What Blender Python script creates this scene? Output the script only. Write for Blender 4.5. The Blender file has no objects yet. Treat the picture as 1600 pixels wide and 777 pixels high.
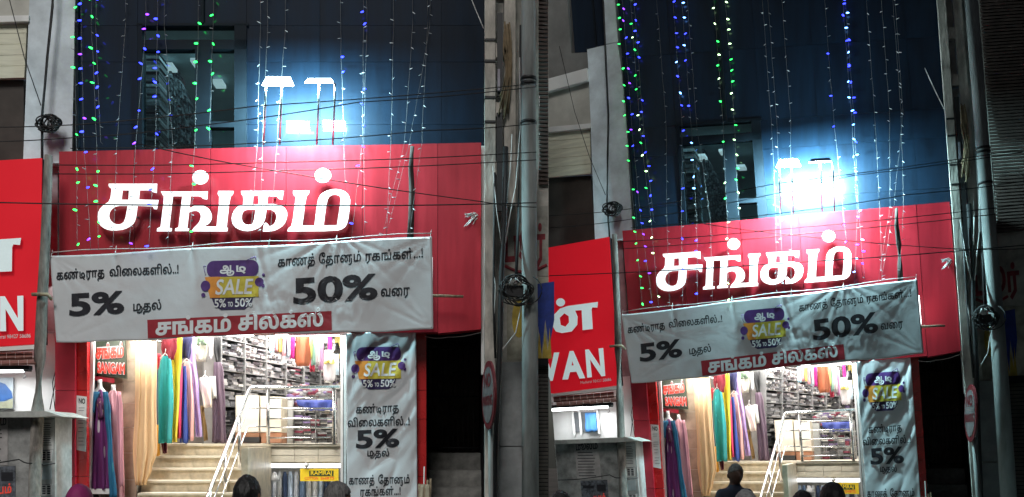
import bpy, bmesh, math, random
from mathutils import Vector, Matrix, noise
from mathutils.geometry import tessellate_polygon
R = math.radians
rnd = random.Random(7)
sc = bpy.context.scene
COL = sc.collection

# ------------------------------------------------------------------ camera, world, sun, exposure
FPX, CX, HY, CAMZ = 1400.0, 800.0, 690.0, 1.8
cam = bpy.data.cameras.new('camera'); cam_o = bpy.data.objects.new('camera', cam); COL.objects.link(cam_o)
cam_o.location = (0, 0, CAMZ); cam_o.rotation_euler = (R(90), 0, 0)
cam.sensor_width = 36; cam.lens = 36*FPX/1600; cam.shift_y = (HY-388.5)/1600
cam.clip_end = 2000; cam.clip_start = .05
sc.camera = cam_o
SUN_EL, SUN_AZ = 42.0, 0.0
world = bpy.data.worlds.new('World'); sc.world = world; world.use_nodes = True
nt = world.node_tree; bg = nt.nodes['Background']
sky = nt.nodes.new('ShaderNodeTexSky'); sky.sky_type = 'NISHITA'; sky.sun_disc = False
sky.sun_elevation = R(SUN_EL); sky.sun_rotation = R(180+SUN_AZ)
hs = nt.nodes.new('ShaderNodeHueSaturation'); hs.inputs['Saturation'].default_value = .6
nt.links.new(sky.outputs[0], hs.inputs['Color']); nt.links.new(hs.outputs[0], bg.inputs['Color'])
bg.inputs['Strength'].default_value = .011
sun = bpy.data.lights.new('sun', 'SUN'); sun.energy = 1.95; sun.angle = R(20.0); sun.color = (1, .985, .96)
sun_o = bpy.data.objects.new('sun', sun); COL.objects.link(sun_o)
sun_o.location = (0, -10, 20); sun_o.rotation_euler = (R(90-SUN_EL), 0, R(SUN_AZ))
vs = sc.view_settings; vs.view_transform = 'Standard'; vs.look = 'None'; vs.exposure = 0; vs.gamma = 1; vs.use_curve_mapping = False
cy = sc.cycles
cy.use_denoising = True; cy.max_bounces = 6; cy.diffuse_bounces = 3; cy.glossy_bounces = 3; cy.transmission_bounces = 4
cy.transparent_max_bounces = 8; cy.sample_clamp_indirect = 4; cy.caustics_reflective = False; cy.caustics_refractive = False
try: cy.denoiser = 'OPENIMAGEDENOISE'
except Exception: pass

# ------------------------------------------------------------------ materials
MATS = {}
def mat(name, col, rough=.6, metal=0., emit=0., ecol=None, var=.15, scale=6., bump=0., bscale=40., spec=.5, coat=0., stretch=None, spots=None, sampling=None):
    if name in MATS: return MATS[name]
    m = bpy.data.materials.new(name); m.use_nodes = True; MATS[name] = m
    n = m.node_tree.nodes; l = m.node_tree.links; b = n['Principled BSDF']
    b.inputs['Roughness'].default_value = rough; b.inputs['Metallic'].default_value = metal
    b.inputs['Specular IOR Level'].default_value = spec
    if coat: b.inputs['Coat Weight'].default_value = coat; b.inputs['Coat Roughness'].default_value = .06
    c4 = (*col, 1)
    b.inputs['Base Color'].default_value = c4
    tc = n.new('ShaderNodeTexCoord'); mp = n.new('ShaderNodeMapping'); l.new(tc.outputs['Object'], mp.inputs[0])
    if stretch: mp.inputs['Scale'].default_value = stretch
    out = None
    if var > 0:
        nz = n.new('ShaderNodeTexNoise'); nz.inputs['Scale'].default_value = scale; nz.inputs['Detail'].default_value = 6; nz.inputs['Roughness'].default_value = .62
        l.new(mp.outputs[0], nz.inputs['Vector'])
        mr = n.new('ShaderNodeMapRange'); mr.inputs[1].default_value = .3; mr.inputs[2].default_value = .7
        mr.inputs[3].default_value = 1-var*1.6; mr.inputs[4].default_value = 1+var
        l.new(nz.outputs['Fac'], mr.inputs[0])
        mx = n.new('ShaderNodeMix'); mx.data_type = 'RGBA'; mx.blend_type = 'MULTIPLY'; mx.inputs[0].default_value = 1
        mx.inputs[6].default_value = c4; l.new(mr.outputs[0], mx.inputs[7]); out = mx.outputs[2]
        rr = n.new('ShaderNodeMapRange'); rr.inputs[3].default_value = max(.02, rough-.08); rr.inputs[4].default_value = min(1, rough+.1)
        l.new(nz.outputs['Fac'], rr.inputs[0]); l.new(rr.outputs[0], b.inputs['Roughness'])
    if spots:
        sscale, scol, thr = spots
        vo = n.new('ShaderNodeTexVoronoi'); vo.inputs['Scale'].default_value = sscale; l.new(mp.outputs[0], vo.inputs['Vector'])
        ls = n.new('ShaderNodeMath'); ls.operation = 'LESS_THAN'; ls.inputs[1].default_value = thr; l.new(vo.outputs['Distance'], ls.inputs[0])
        m2 = n.new('ShaderNodeMix'); m2.data_type = 'RGBA'; l.new(ls.outputs[0], m2.inputs[0])
        if out: l.new(out, m2.inputs[6])
        else: m2.inputs[6].default_value = c4
        m2.inputs[7].default_value = (*scol, 1); out = m2.outputs[2]
    if out: l.new(out, b.inputs['Base Color'])
    if bump:
        nb = n.new('ShaderNodeTexNoise'); nb.inputs['Scale'].default_value = bscale; nb.inputs['Detail'].default_value = 5; l.new(mp.outputs[0], nb.inputs['Vector'])
        bp = n.new('ShaderNodeBump'); bp.inputs['Strength'].default_value = bump; bp.inputs['Distance'].default_value = .02
        l.new(nb.outputs['Fac'], bp.inputs['Height']); l.new(bp.outputs[0], b.inputs['Normal'])
    if emit:
        b.inputs['Emission Color'].default_value = (*(ecol or col), 1); b.inputs['Emission Strength'].default_value = emit
    if sampling: m.cycles.emission_sampling = sampling
    return m

def window_glass():
    m = bpy.data.materials.new('window_glass'); m.use_nodes = True
    n = m.node_tree.nodes; l = m.node_tree.links; n.remove(n['Principled BSDF'])
    g = n.new('ShaderNodeBsdfGlossy'); g.inputs['Roughness'].default_value = .03; g.inputs['Color'].default_value = (.8, .9, 1, 1)
    t = n.new('ShaderNodeBsdfTransparent'); t.inputs['Color'].default_value = (.8, .92, .95, 1)
    f = n.new('ShaderNodeFresnel'); f.inputs['IOR'].default_value = 1.5
    mx = n.new('ShaderNodeMixShader'); l.new(f.outputs[0], mx.inputs[0]); l.new(t.outputs[0], mx.inputs[1]); l.new(g.outputs[0], mx.inputs[2])
    l.new(mx.outputs[0], n['Material Output'].inputs[0]); return m

def facade_glass(name, cr):
    m = mat(name, (.003, .0115, .026), rough=.55, var=.35, scale=1.2, stretch=(3, 3, .35), spec=.12, coat=.6, bump=.03, bscale=3)
    m.node_tree.nodes['Principled BSDF'].inputs['Coat Roughness'].default_value = cr
    return m
M_GLASS = window_glass(); M_FAC = facade_glass('facade_glass', .02); M_FAC2 = facade_glass('facade_glass_bloom', .2)  # right shop's rougher coat blurs the lamp reflections to imitate bloom
M_MULL = mat('dark_mullion', (.008, .013, .019), .6, var=.1, spec=.1)
M_RED = mat('red_panel', (.44, .016, .030), .36, var=.16, scale=1.3, stretch=(4, 4, .5), coat=.25, bump=.03, bscale=5)
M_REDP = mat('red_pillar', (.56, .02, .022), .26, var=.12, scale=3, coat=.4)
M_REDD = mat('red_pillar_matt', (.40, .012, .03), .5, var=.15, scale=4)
M_LET = mat('sign_letter_lit', (.9, .9, .9), .4, emit=.95, ecol=(1, 1, 1), var=0)
M_LETS = mat('sign_letter_side', (.62, .62, .64), .4, var=.08)
M_FLEX = mat('flex_sheet', (.64, .655, .67), .34, var=.05, scale=1.5, bump=.10, bscale=9, coat=1.)
M_FLEX.node_tree.nodes['Principled BSDF'].inputs['Coat Roughness'].default_value = .10
M_INK = mat('black_print', (.02, .02, .026), .33, var=.12, scale=12, coat=.35)
M_INKW = mat('white_print', (.72, .72, .72), .4, var=.06)
M_PUR = mat('purple_print', (.085, .03, .17), .36, var=.2, scale=8, coat=.3)
M_ORA = mat('orange_print', (.72, .27, .04), .36, var=.15, scale=8, coat=.3)
M_YEL = mat('yellow_print', (.62, .50, .06), .36, var=.15, scale=8, coat=.3)
M_STRIP = mat('maroon_print', (.34, .018, .03), .36, var=.15, scale=6, coat=.3)
M_STEEL = mat('brushed_steel', (.62, .62, .62), .24, metal=1, var=.1, scale=20)
M_DSTEEL = mat('dull_steel', (.28, .28, .28), .4, metal=.8, var=.2)
M_BLK = mat('black_plastic', (.015, .015, .016), .5, var=.2)
M_WIRE = mat('black_cable', (.012, .012, .013), .6, var=.1)
M_STRW = mat('string_cable', (.16, .16, .16), .45, var=.1)
M_WWIRE = mat('clear_cable', (.62, .6, .58), .4, var=.1)
M_WOOD = mat('grey_bark', (.20, .18, .16), .85, var=.45, scale=14, bump=.5, bscale=30, stretch=(1, 1, .25))
M_DWOOD = mat('dark_bark', (.07, .05, .045), .85, var=.4, scale=14, bump=.5, bscale=30, stretch=(1, 1, .25))
M_STICK = mat('split_wood', (.30, .23, .15), .8, var=.35, scale=20)
M_CREAM = mat('cream_stone', (.66, .60, .48), .35, var=.14, scale=5, bump=.05)
M_RISER = mat('beige_riser', (.56, .48, .35), .4, var=.22, scale=7)
M_BTILE = mat('beige_tile', (.55, .44, .33), .3, var=.16, scale=6)
M_WHITE = mat('white_paint', (.74, .74, .72), .5, var=.06, scale=3)
M_CEIL = mat('ceiling_white', (.8, .8, .78), .6, var=.04)
M_TUBE = mat('tube_glow', (1, 1, 1), .4, emit=9, ecol=(.93, .98, 1), var=0)
M_TUBE2 = mat('soft_tube', (.9, .9, .9), .4, emit=1.1, ecol=(.95, .98, 1), var=0)
M_TUBE3 = mat('bright_tube', (.9, .9, .9), .4, emit=4, ecol=(.95, .98, 1), var=0)
M_PAPER = mat('white_paper', (.72, .72, .70), .7, var=.12, scale=9)
M_PLAST = mat('weathered_plaster', (.66, .73, .77), .8, var=.2, scale=2.2, bump=.2, bscale=14)
M_CONC = mat('grimy_concrete', (.20, .195, .18), .85, var=.35, scale=5, bump=.4, bscale=22)
M_POLE = mat('pole_concrete', (.56, .52, .46), .85, var=.35, scale=6, bump=.4, bscale=26, stretch=(1, 1, .35))
M_POLE2 = mat('pole_galvanised', (.27, .29, .28), .85, var=.3, scale=5, stretch=(1, 1, .2))
M_KIOSK = mat('kiosk_render', (.27, .27, .26), .85, var=.4, scale=4.5, bump=.3, bscale=18)
M_NB = mat('painted_wall', (.50, .48, .43), .8, var=.3, scale=3, bump=.25, bscale=16)
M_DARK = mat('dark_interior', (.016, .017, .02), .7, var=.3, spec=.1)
M_SKIN = mat('brown_skin', (.20, .10, .06), .5, var=.12, scale=18)
M_HAIR = mat('black_hair', (.012, .011, .011), .42, var=.4, scale=60, bump=.6, bscale=90, stretch=(1, 1, .15))
M_HAIRG = mat('grey_hair', (.16, .155, .15), .5, var=.5, scale=60, bump=.6, bscale=90, stretch=(1, 1, .15))
def cloth(name, col, **k):
    k.setdefault('var', .2); k.setdefault('scale', 7); k.setdefault('bump', .5); k.setdefault('bscale', 16); k.setdefault('stretch', (1, 1, .22))
    return mat('cloth_'+name, col, k.pop('rough', .7), **k)

# ------------------------------------------------------------------ object registry: meshes are made in world space, origins settled at the end
WL = {}         # object name -> world location
def link(o, parent=None):
    COL.objects.link(o)
    if parent is not None: o.parent = parent
    return o
def thing(name, label, cat, group=None):
    o = bpy.data.objects.new(name, None); o.empty_display_size = .1; link(o)
    o['label'] = label; o['category'] = cat
    if group: o['group'] = group
    WL[o.name] = None; return o
def tag(o, label, cat, group=None):
    o['label'] = label; o['category'] = cat
    if group: o['group'] = group
    return o
def struct(o): o['kind'] = 'structure'; return o
def stuff(o): o['kind'] = 'stuff'; return o
def obj(name, bm, mats, parent=None, smooth=False):
    me = bpy.data.meshes.new(name)
    if not isinstance(mats, (list, tuple)): mats = [mats]
    bmesh.ops.recalc_face_normals(bm, faces=bm.faces)
    bm.to_mesh(me); bm.free()
    for m in mats: me.materials.append(m)
    n = len(me.vertices)
    if n:
        xs = [v.co for v in me.vertices]
        c = Vector([(min(v[i] for v in xs)+max(v[i] for v in xs))/2 for i in range(3)])
    else: c = Vector()
    me.transform(Matrix.Translation(-c))
    if smooth:
        for p in me.polygons: p.use_smooth = True
    o = bpy.data.objects.new(name, me); link(o, parent); WL[o.name] = c
    return o
def inst(name, src, pos, parent=None):
    o = bpy.data.objects.new(name, src.data); link(o, parent); WL[o.name] = Vector(pos); return o
def settle():
    kids = {}
    for o in COL.objects:
        if o.parent: kids.setdefault(o.parent.name, []).append(o)
    def bb(o, acc):
        if o.type == 'MESH':
            w = WL[o.name]
            for c in o.bound_box: acc.append(w+Vector(c))
        for k in kids.get(o.name, []): bb(k, acc)
    for o in list(COL.objects):
        if o.name in WL and o.type == 'EMPTY':
            acc = []; bb(o, acc)
            if acc:
                mn = [min(a[i] for a in acc) for i in range(3)]; mx = [max(a[i] for a in acc) for i in range(3)]
                WL[o.name] = Vector(((mn[0]+mx[0])/2, (mn[1]+mx[1])/2, mn[2]))
            else: WL[o.name] = Vector()
    for o in COL.objects:
        if o.name in WL:
            o.location = WL[o.name] - (WL[o.parent.name] if o.parent else Vector())

# ------------------------------------------------------------------ bmesh shapes
def hull8(bm, a, b, mi=0):      # a, b: two quads of 4 points
    v = [bm.verts.new(p) for p in a]+[bm.verts.new(p) for p in b]
    fs = [(0,1,2,3),(7,6,5,4),(0,4,5,1),(1,5,6,2),(2,6,7,3),(3,7,4,0)]
    out = []
    for f in fs:
        q = bm.faces.new([v[i] for i in f]); q.material_index = mi; out.append(q)
    return out
def wbox(bm, x0, x1, y0, y1, z0, z1, mi=0):
    return hull8(bm, [(x0,y0,z0),(x1,y0,z0),(x1,y0,z1),(x0,y0,z1)], [(x0,y1,z0),(x1,y1,z0),(x1,y1,z1),(x0,y1,z1)], mi)
def tube(bm, pts, rad, n=8, caps=True, mi=0):
    pts = [Vector(p) for p in pts]; rings = []
    rs = rad if isinstance(rad, (list, tuple)) else [rad]*len(pts)
    for i, p in enumerate(pts):
        t = (pts[min(i+1, len(pts)-1)]-pts[max(i-1, 0)]).normalized()
        u = t.cross(Vector((0, 0, 1)))
        if u.length < .05: u = t.cross(Vector((0, 1, 0)))
        u.normalize(); w = t.cross(u)
        rings.append([bm.verts.new(p+(u*math.cos(2*math.pi*k/n)+w*math.sin(2*math.pi*k/n))*rs[i]) for k in range(n)])
    for a, b in zip(rings, rings[1:]):
        for k in range(n):
            f = bm.faces.new((a[k], a[(k+1) % n], b[(k+1) % n], b[k])); f.material_index = mi; f.smooth = True
    if caps:
        for r in (rings[0], rings[-1]):
            f = bm.faces.new(r); f.material_index = mi
def blob(bm, c, r, seg=10, rings=7, mi=0):
    M = Matrix.Translation(c) @ Matrix.Diagonal((*r, 1))
    res = bmesh.ops.create_uvsphere(bm, u_segments=seg, v_segments=rings, radius=1, matrix=M)
    for v in res['verts']:
        for f in v.link_faces: f.material_index = mi; f.smooth = True
def bev(bm, w=.006, seg=1):
    es = [e for e in bm.edges if len(e.link_faces) == 2 and e.calc_face_angle(0) > .6]
    bmesh.ops.bevel(bm, geom=es, offset=w, segments=seg, affect='EDGES', clamp_overlap=True)
def NB(): return bmesh.new()

# ------------------------------------------------------------------ lettering: glyph outlines from Blender's own font, filled piece by piece
def _curves(txt):
    c = bpy.data.curves.new('glyphs', 'FONT'); c.body = txt; c.size = 1
    o = bpy.data.objects.new('glyphs', c); COL.objects.link(o)
    dg = bpy.context.evaluated_depsgraph_get()
    cu = o.evaluated_get(dg).to_curve(dg)
    polys = []
    for s in cu.splines:
        P = []
        if s.type == 'BEZIER':
            bp = s.bezier_points; n = len(bp)
            for i in range(n):
                a = bp[i]; b = bp[(i+1) % n]
                p0, p1, p2, p3 = a.co, a.handle_right, b.co, b.handle_left
                p2, p3 = b.handle_left, b.co
                straight = ((p1-p0).cross(p3-p0)).length < 1e-5 and ((p2-p0).cross(p3-p0)).length < 1e-5
                K = 1 if straight else 4
                for k in range(K):
                    t = k/K; q = 1-t
                    P.append((q**3*p0+3*q*q*t*p1+3*q*t*t*p2+t**3*p3).xy)
        else:
            P = [p.co.xy for p in s.points]
        Q = []
        for p in P:
            if not Q or (p-Q[-1]).length > 1e-4: Q.append(p)
        if len(Q) > 2 and (Q[0]-Q[-1]).length < 1e-4: Q.pop()
        if len(Q) > 2: polys.append(Q)
    o.evaluated_get(dg).to_curve_clear()
    bpy.data.objects.remove(o); bpy.data.curves.remove(c)
    return polys
def area(P): return .5*sum(P[i].x*P[(i+1) % len(P)].y-P[(i+1) % len(P)].x*P[i].y for i in range(len(P)))
def inside(p, P):
    r = False; n = len(P)
    for i in range(n):
        a, b = P[i], P[(i+1) % n]
        if (a.y > p.y) != (b.y > p.y) and p.x < (b.x-a.x)*(p.y-a.y)/(b.y-a.y)+a.x: r = not r
    return r
def grow(P, d):
    if not d: return P
    s = 1 if area(P) > 0 else -1; n = len(P); out = []
    for i in range(n):
        a = (P[i]-P[i-1]); b = (P[(i+1) % n]-P[i])
        if a.length < 1e-7 or b.length < 1e-7: out.append(P[i]); continue
        na = Vector((a.y, -a.x)).normalized(); nb = Vector((b.y, -b.x)).normalized()
        m = na+nb
        if m.length < .3: m = na
        m = m.normalized()/max(.6, (m.normalized().dot(na)))
        out.append(P[i]+m*d*s)
    return out
def stroke(pts, w):     # a pen stroke as one outline
    pts = [Vector(p) for p in pts]; L = []; Rr = []
    for i, p in enumerate(pts):
        t = (pts[min(i+1, len(pts)-1)]-pts[max(i-1, 0)]).normalized(); n = Vector((-t.y, t.x))*w/2
        L.append(p+n); Rr.append(p-n)
    P = L+Rr[::-1]
    return P if area(P) < 0 else P[::-1]
def arc(cx, cy, rx, ry, a0, a1, n=12): return [(cx+rx*math.cos(R(a0+(a1-a0)*i/n)), cy+ry*math.sin(R(a0+(a1-a0)*i/n))) for i in range(n+1)]
# conjunct letters the plain font lacks, drawn as pen strokes (advance width, strokes)
CUSTOM = {
 '\ue001': (.74, [[(.1,.55),(.1,.04),(.42,.04)], arc(.42,.22,.18,.18,-90,150), [(.27,.31),(.30,.16),(.45,.02),(.60,-.14)]]),              # டி
 '\ue002': (.10, [[(-.14,.34),(-.02,.30),(.04,.16),(.03,0),(-.06,-.13),(-.24,-.18),(-.46,-.13)]]),   # the tail of மு
 '\ue003': (.06, [[(-.115,.3),(-.115,-.06),(-.16,-.16),(-.27,-.20),(-.40,-.14)]]),    # the tail of னு
}
def glyph_polys(txt, bold=0.):
    out = []; x = 0.
    for run in _split(txt):
        if run in CUSTOM:
            adv, sts = CUSTOM[run]
            for s in sts: out.append(([Vector((p.x+x, p.y)) for p in stroke(s, .085+2*bold)], []))
            x += adv; continue
        polys = _curves(run)
        lead = len(run)-len(run.lstrip(' '))
        if not polys: x += .25*len(run); continue
        # sign of outer contours = sign of the largest one
        big = max(polys, key=lambda P: abs(area(P))); sg = 1 if area(big) > 0 else -1
        outer = [P for P in polys if area(P)*sg > 0]; holes = [P for P in polys if area(P)*sg < 0]
        sets = [[P, []] for P in outer]
        for h in holes:
            c = [s for s in sets if inside(h[0], s[0]) and inside(h[len(h)//2], s[0])]
            if c: min(c, key=lambda s: abs(area(s[0])))[1].append(h)
        for P, hs_ in sets:
            out.append(([p+Vector((x, 0)) for p in grow(P, bold)], [[p+Vector((x, 0)) for p in grow(h, -bold)] for h in hs_]))
        x = max(p.x for P, _ in out for p in P)+.07+.25*(len(run)-len(run.rstrip(' ')))
    return out
def _split(t):
    r = []; cur = ''
    for ch in t:
        if ch in CUSTOM:
            if cur: r.append(cur); cur = ''
            r.append(ch)
        else:
            tam = '\u0b80' <= ch <= '\u0bff'
            if cur and ch != ' ' and cur.strip() and tam != ('\u0b80' <= cur.strip()[-1] <= '\u0bff'): r.append(cur); cur = ''
            cur += ch
    if cur: r.append(cur)
    return r
GC = {}
def visual(t):      # Tamil written in the order the signs stand
    for a, c in (('டி', '\ue001'), ('மு', 'ம\ue002'), ('னு', 'ன\ue003')): t = t.replace(a, c)
    r = []
    for ch in t:
        if ch in 'ைெே': r.insert(len(r)-1, ch)
        elif ch in 'ோொ': r.insert(len(r)-1, 'ே' if ch == 'ோ' else 'ெ'); r.append('ா')
        else: r.append(ch)
    return ''.join(r)
def fill_fine(fb, loops, flat, lift, lay):
    tris = tessellate_polygon([[Vector((p[0], p[1], 0)) for p in L] for L in loops])
    vs_ = []
    for x, y in flat: v = fb.verts.new((x, y, 0)); v[lay] = lift; vs_.append(v)
    for t in tris:
        if len(set(t)) == 3:
            try: fb.faces.new([vs_[i] for i in t])
            except ValueError: pass
def map_fine(fb, lay, f, fine, bm):
    for _ in range(5):
        es = [e for e in fb.edges if e.calc_length() > fine]
        if not es: break
        bmesh.ops.subdivide_edges(fb, edges=es, cuts=1); bmesh.ops.triangulate(fb, faces=[q for q in fb.faces if len(q.verts) > 3])
    vm = {v: bm.verts.new(f(v.co.x, v.co.y, v[lay])) for v in fb.verts}
    for q in fb.faces: bm.faces.new([vm[v] for v in q.verts])
    fb.free(); return bm
def scan_fill(cont):
    """contours -> quads, filled by winding number (strokes may overlap)"""
    ys = sorted({round(p.y, 4) for P in cont for p in P}); Y = [ys[0]]
    for y in ys[1:]:
        if y-Y[-1] > .004: Y.append(y)
    E = []
    for P in cont:
        for i in range(len(P)):
            a, b = P[i], P[(i+1) % len(P)]
            if abs(a.y-b.y) > 1e-6: E.append((a, b, 1) if a.y < b.y else (b, a, -1))
    Q = []
    for y0, y1 in zip(Y, Y[1:]):
        ym = (y0+y1)/2; X = []
        for a, b, w in E:
            if a.y <= ym < b.y:
                g = lambda y: a.x+(b.x-a.x)*max(0, min(1, (y-a.y)/(b.y-a.y)))
                X.append((g(ym), g(y0), g(y1), w))
        X.sort(key=lambda t: t[0]); n = 0
        for q in X:
            if n == 0: st = q
            n += q[3]
            if n == 0 and q[0]-st[0] > .002: Q.append(((st[1], y0), (q[1], y0), (q[2], y1), (st[2], y1)))
    return Q
def text_flat(txt, bold):
    key = ('flat', txt, bold)
    if key not in GC:
        cont = []
        for P, H in glyph_polys(txt, bold): cont += [P]+H
        GC[key] = (scan_fill(cont), min(p.x for P in cont for p in P), max(p.x for P in cont for p in P))
    return GC[key]
def text_bm(txt, f, p0, p1, size, bold=0., slant=0., mi=0, bm=None, step=.0006, depth=None, fine=0):
    """txt on the surface f(px, py, lift) from baseline start p0 to end p1 (px), size = px per em"""
    txt = visual(txt); key = (txt, bold)
    if key not in GC: GC[key] = glyph_polys(txt, bold)
    G = GC[key]; bm = bm or NB()
    xs = [p.x for P, _ in G for p in P]; x0, x1 = min(xs), max(xs)
    if not depth:
        Q, x0, x1 = text_flat(txt, bold)
        fb = NB(); lay = fb.verts.layers.float.new('lift')
        for q in Q:
            fb.faces.new([fb.verts.new((p0[0]+(p1[0]-p0[0])*(x-x0)/(x1-x0)+y*slant*size, p0[1]+(p1[1]-p0[1])*(x-x0)/(x1-x0)-y*size, 0)) for x, y in q])
        return map_fine(fb, lay, f, fine or 1e9, bm)
    for gi, (P, H) in enumerate(G):
        def mp(p, lift=0.):
            t = (p.x-x0)/(x1-x0)
            return f(p0[0]+(p1[0]-p0[0])*t+p.y*slant*size, p0[1]+(p1[1]-p0[1])*t-p.y*size, lift+gi % 7*step)
        loops = [P]+H
        flat = [p for L in loops for p in L]
        tris = tessellate_polygon([[Vector((p.x, p.y, 0)) for p in L] for L in loops])
        vs_ = [bm.verts.new(mp(p)) for p in flat]
        for t in tris:
            if len(set(t)) == 3:
                try: fc = bm.faces.new([vs_[i] for i in t]); fc.material_index = mi
                except ValueError: pass
        if depth:
            k = 0
            for L in loops:
                back = [bm.verts.new(mp(p, -depth)) for p in L]; m = len(L)
                for i in range(m):
                    j = (i+1) % m
                    fc = bm.faces.new((vs_[k+i], vs_[k+j], back[j], back[i])); fc.material_index = mi+1
                k += m
    return bm
def poly_bm(polys, f, bm=None, mi=0, depth=None, lift=0., fine=0):   # polys: [(outer px, [holes])]
    bm = bm or NB()
    if fine:
        fb = NB(); lay = fb.verts.layers.float.new('lift')
        for gi, (P, H) in enumerate(polys): fill_fine(fb, [P]+H, [p for L in [P]+H for p in L], lift+gi*.0015, lay)
        return map_fine(fb, lay, f, fine, bm)
    for gi, (P, H) in enumerate(polys):
        loops = [P]+H
        flat = [p for L in loops for p in L]
        tris = tessellate_polygon([[Vector((p[0], p[1], 0)) for p in L] for L in loops])
        vs_ = [bm.verts.new(f(p[0], p[1], lift+gi*.0015)) for p in flat]
        for t in tris:
            if len(set(t)) == 3: fc = bm.faces.new([vs_[i] for i in t]); fc.material_index = mi
        if depth:
            k = 0
            for L in loops:
                back = [bm.verts.new(f(p[0], p[1], lift-depth)) for p in L]; m = len(L)
                for i in range(m):
                    fc = bm.faces.new((vs_[k+i], vs_[k+(i+1) % m], back[(i+1) % m], back[i])); fc.material_index = 1
                k += m
    return bm
def rrect(x0, y0, x1, y1, r, n=5, skew=0):
    P = []
    for cx, cy_, a in ((x1-r, y1-r, 0), (x0+r, y1-r, 90), (x0+r, y0+r, 180), (x1-r, y0+r, 270)):
        P += [(cx+r*math.cos(R(a+90*i/n)), cy_+r*math.sin(R(a+90*i/n))) for i in range(n+1)]
    return [(x, y+skew*(x-x0)) for x, y in P]
def ell(cx, cy_, rx, ry, n=20): return [(cx+rx*math.cos(2*math.pi*i/n), cy_+ry*math.sin(2*math.pi*i/n)) for i in range(n)]
def curve_closed(P, n=3):      # smooth only where told: pass-through
    return P

# ------------------------------------------------------------------ a shopfront's own frame: facade plane, depth axis
class Shop:
    def __init__(s, vpx, C, where, M, side):
        d = Vector(((vpx-CX)/FPX, 1, 0)).normalized()
        s.d, s.C, s.side, s.M, s.where = d, C, side, M, where
    def P(s, x, y, off=0., lift=0.):
        X, Y = s.M(x, y)
        ray = Vector(((X-CX)/FPX, 1, (HY-Y)/FPX))
        t = (s.C+off-lift)/ray.dot(s.d)
        return Vector((0, 0, CAMZ))+ray*t
    def F(s, off): return lambda x, y, lift=0.: s.P(x, y, off, lift)
    def quad(s, x0, y0, x1, y1, off): return [s.P(x0, y1, off), s.P(x1, y1, off), s.P(x1, y0, off), s.P(x0, y0, off)]
    def box(s, bm, x0, y0, x1, y1, off, dep, mi=0):
        a = s.quad(x0, y0, x1, y1, off); return hull8(bm, a, [p+s.d*dep for p in a], mi)
    def prism(s, bm, pts, off, dep, mi=0):
        a = [s.P(x, y, off) for x, y in pts]; b = [p+s.d*dep for p in a]
        va = [bm.verts.new(p) for p in a]; vb = [bm.verts.new(p) for p in b]; n = len(a)
        tr = tessellate_polygon([[Vector((x, y, 0)) for x, y in pts]])
        for t in tr:
            f1 = bm.faces.new([va[i] for i in t]); f2 = bm.faces.new([vb[i] for i in t]); f1.material_index = f2.material_index = mi
        for i in range(n): f = bm.faces.new((va[i], va[(i+1) % n], vb[(i+1) % n], vb[i])); f.material_index = mi
    def bx(s, name, x0, y0, x1, y1, off, dep, m, parent=None, bevel=0.):
        bm = NB(); s.box(bm, x0, y0, x1, y1, off, dep)
        if bevel: bev(bm, bevel)
        return obj(name, bm, m, parent)
    def tb(s, name, pts, r, m, parent=None, n=8):
        bm = NB(); tube(bm, [s.P(*p) for p in pts], r, n); return obj(name, bm, m, parent)
    def hang(s, name, prof, off, thick, folds, m, parent=None, amp=.35, seed=0, nu=40):
        """a hanging piece of cloth with depth: prof = [(y, xl, xr), ...] top to bottom"""
        bm = NB(); rg = random.Random(seed+int(prof[0][1]*7)); ph = [rg.uniform(0, 6.3) for _ in range(4)]
        rows = []
        ys = prof[0][0]; ye = prof[-1][0]; NV = max(8, int((ye-ys)/7))
        for j in range(NV+1):
            y = ys+(ye-ys)*j/NV
            for a, b in zip(prof, prof[1:]):
                if a[0] <= y <= b[0]+1e-6:
                    t = (y-a[0])/max(1e-6, b[0]-a[0]); t2 = t*t*(3-2*t)
                    xl = a[1]+(b[1]-a[1])*t2; xr = a[2]+(b[2]-a[2])*t2; break
            cx, hw = (xl+xr)/2, (xr-xl)/2
            vv = j/NV; row = []
            for i in range(nu):
                a = 2*math.pi*i/nu
                fold = math.sin(folds*a+ph[0]+1.2*math.sin(vv*3+ph[1]))*amp*(.35+.65*vv)+.15*math.sin(folds*2.3*a+ph[2]+vv*4)
                k = 1+.10*fold
                px = cx+hw*math.cos(a)*(1+.04*math.sin(vv*9+ph[3])*(vv > .1))
                o_ = off+math.sin(a)*thick*.5*(1+fold*.9)*(.55+.45*min(1, vv*4))
                yy = y+(1.5*math.sin(a*folds+ph[1]) if j == NV else 0)
                row.append(bm.verts.new(s.P(px, yy, o_)))
            rows.append(row)
        for A, B in zip(rows, rows[1:]):
            for i in range(nu):
                f = bm.faces.new((A[i], A[(i+1) % nu], B[(i+1) % nu], B[i])); f.smooth = True
        bm.faces.new(rows[0]); bm.faces.new(rows[-1])
        return obj(name, bm, m, parent)

def MA(x, y): return (x, y)
def MB(x, y):
    t = min(1.6, max(0, (y-515)/178))
    return (886.4+.777*x+.06*y, 176+.8*y-.052*x+.045*t*(x-160))
A = Shop(700, 11.67, 'left shop', MA, 'left')
B = Shop(1400, 15.24, 'right shop', MB, 'right')

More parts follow.
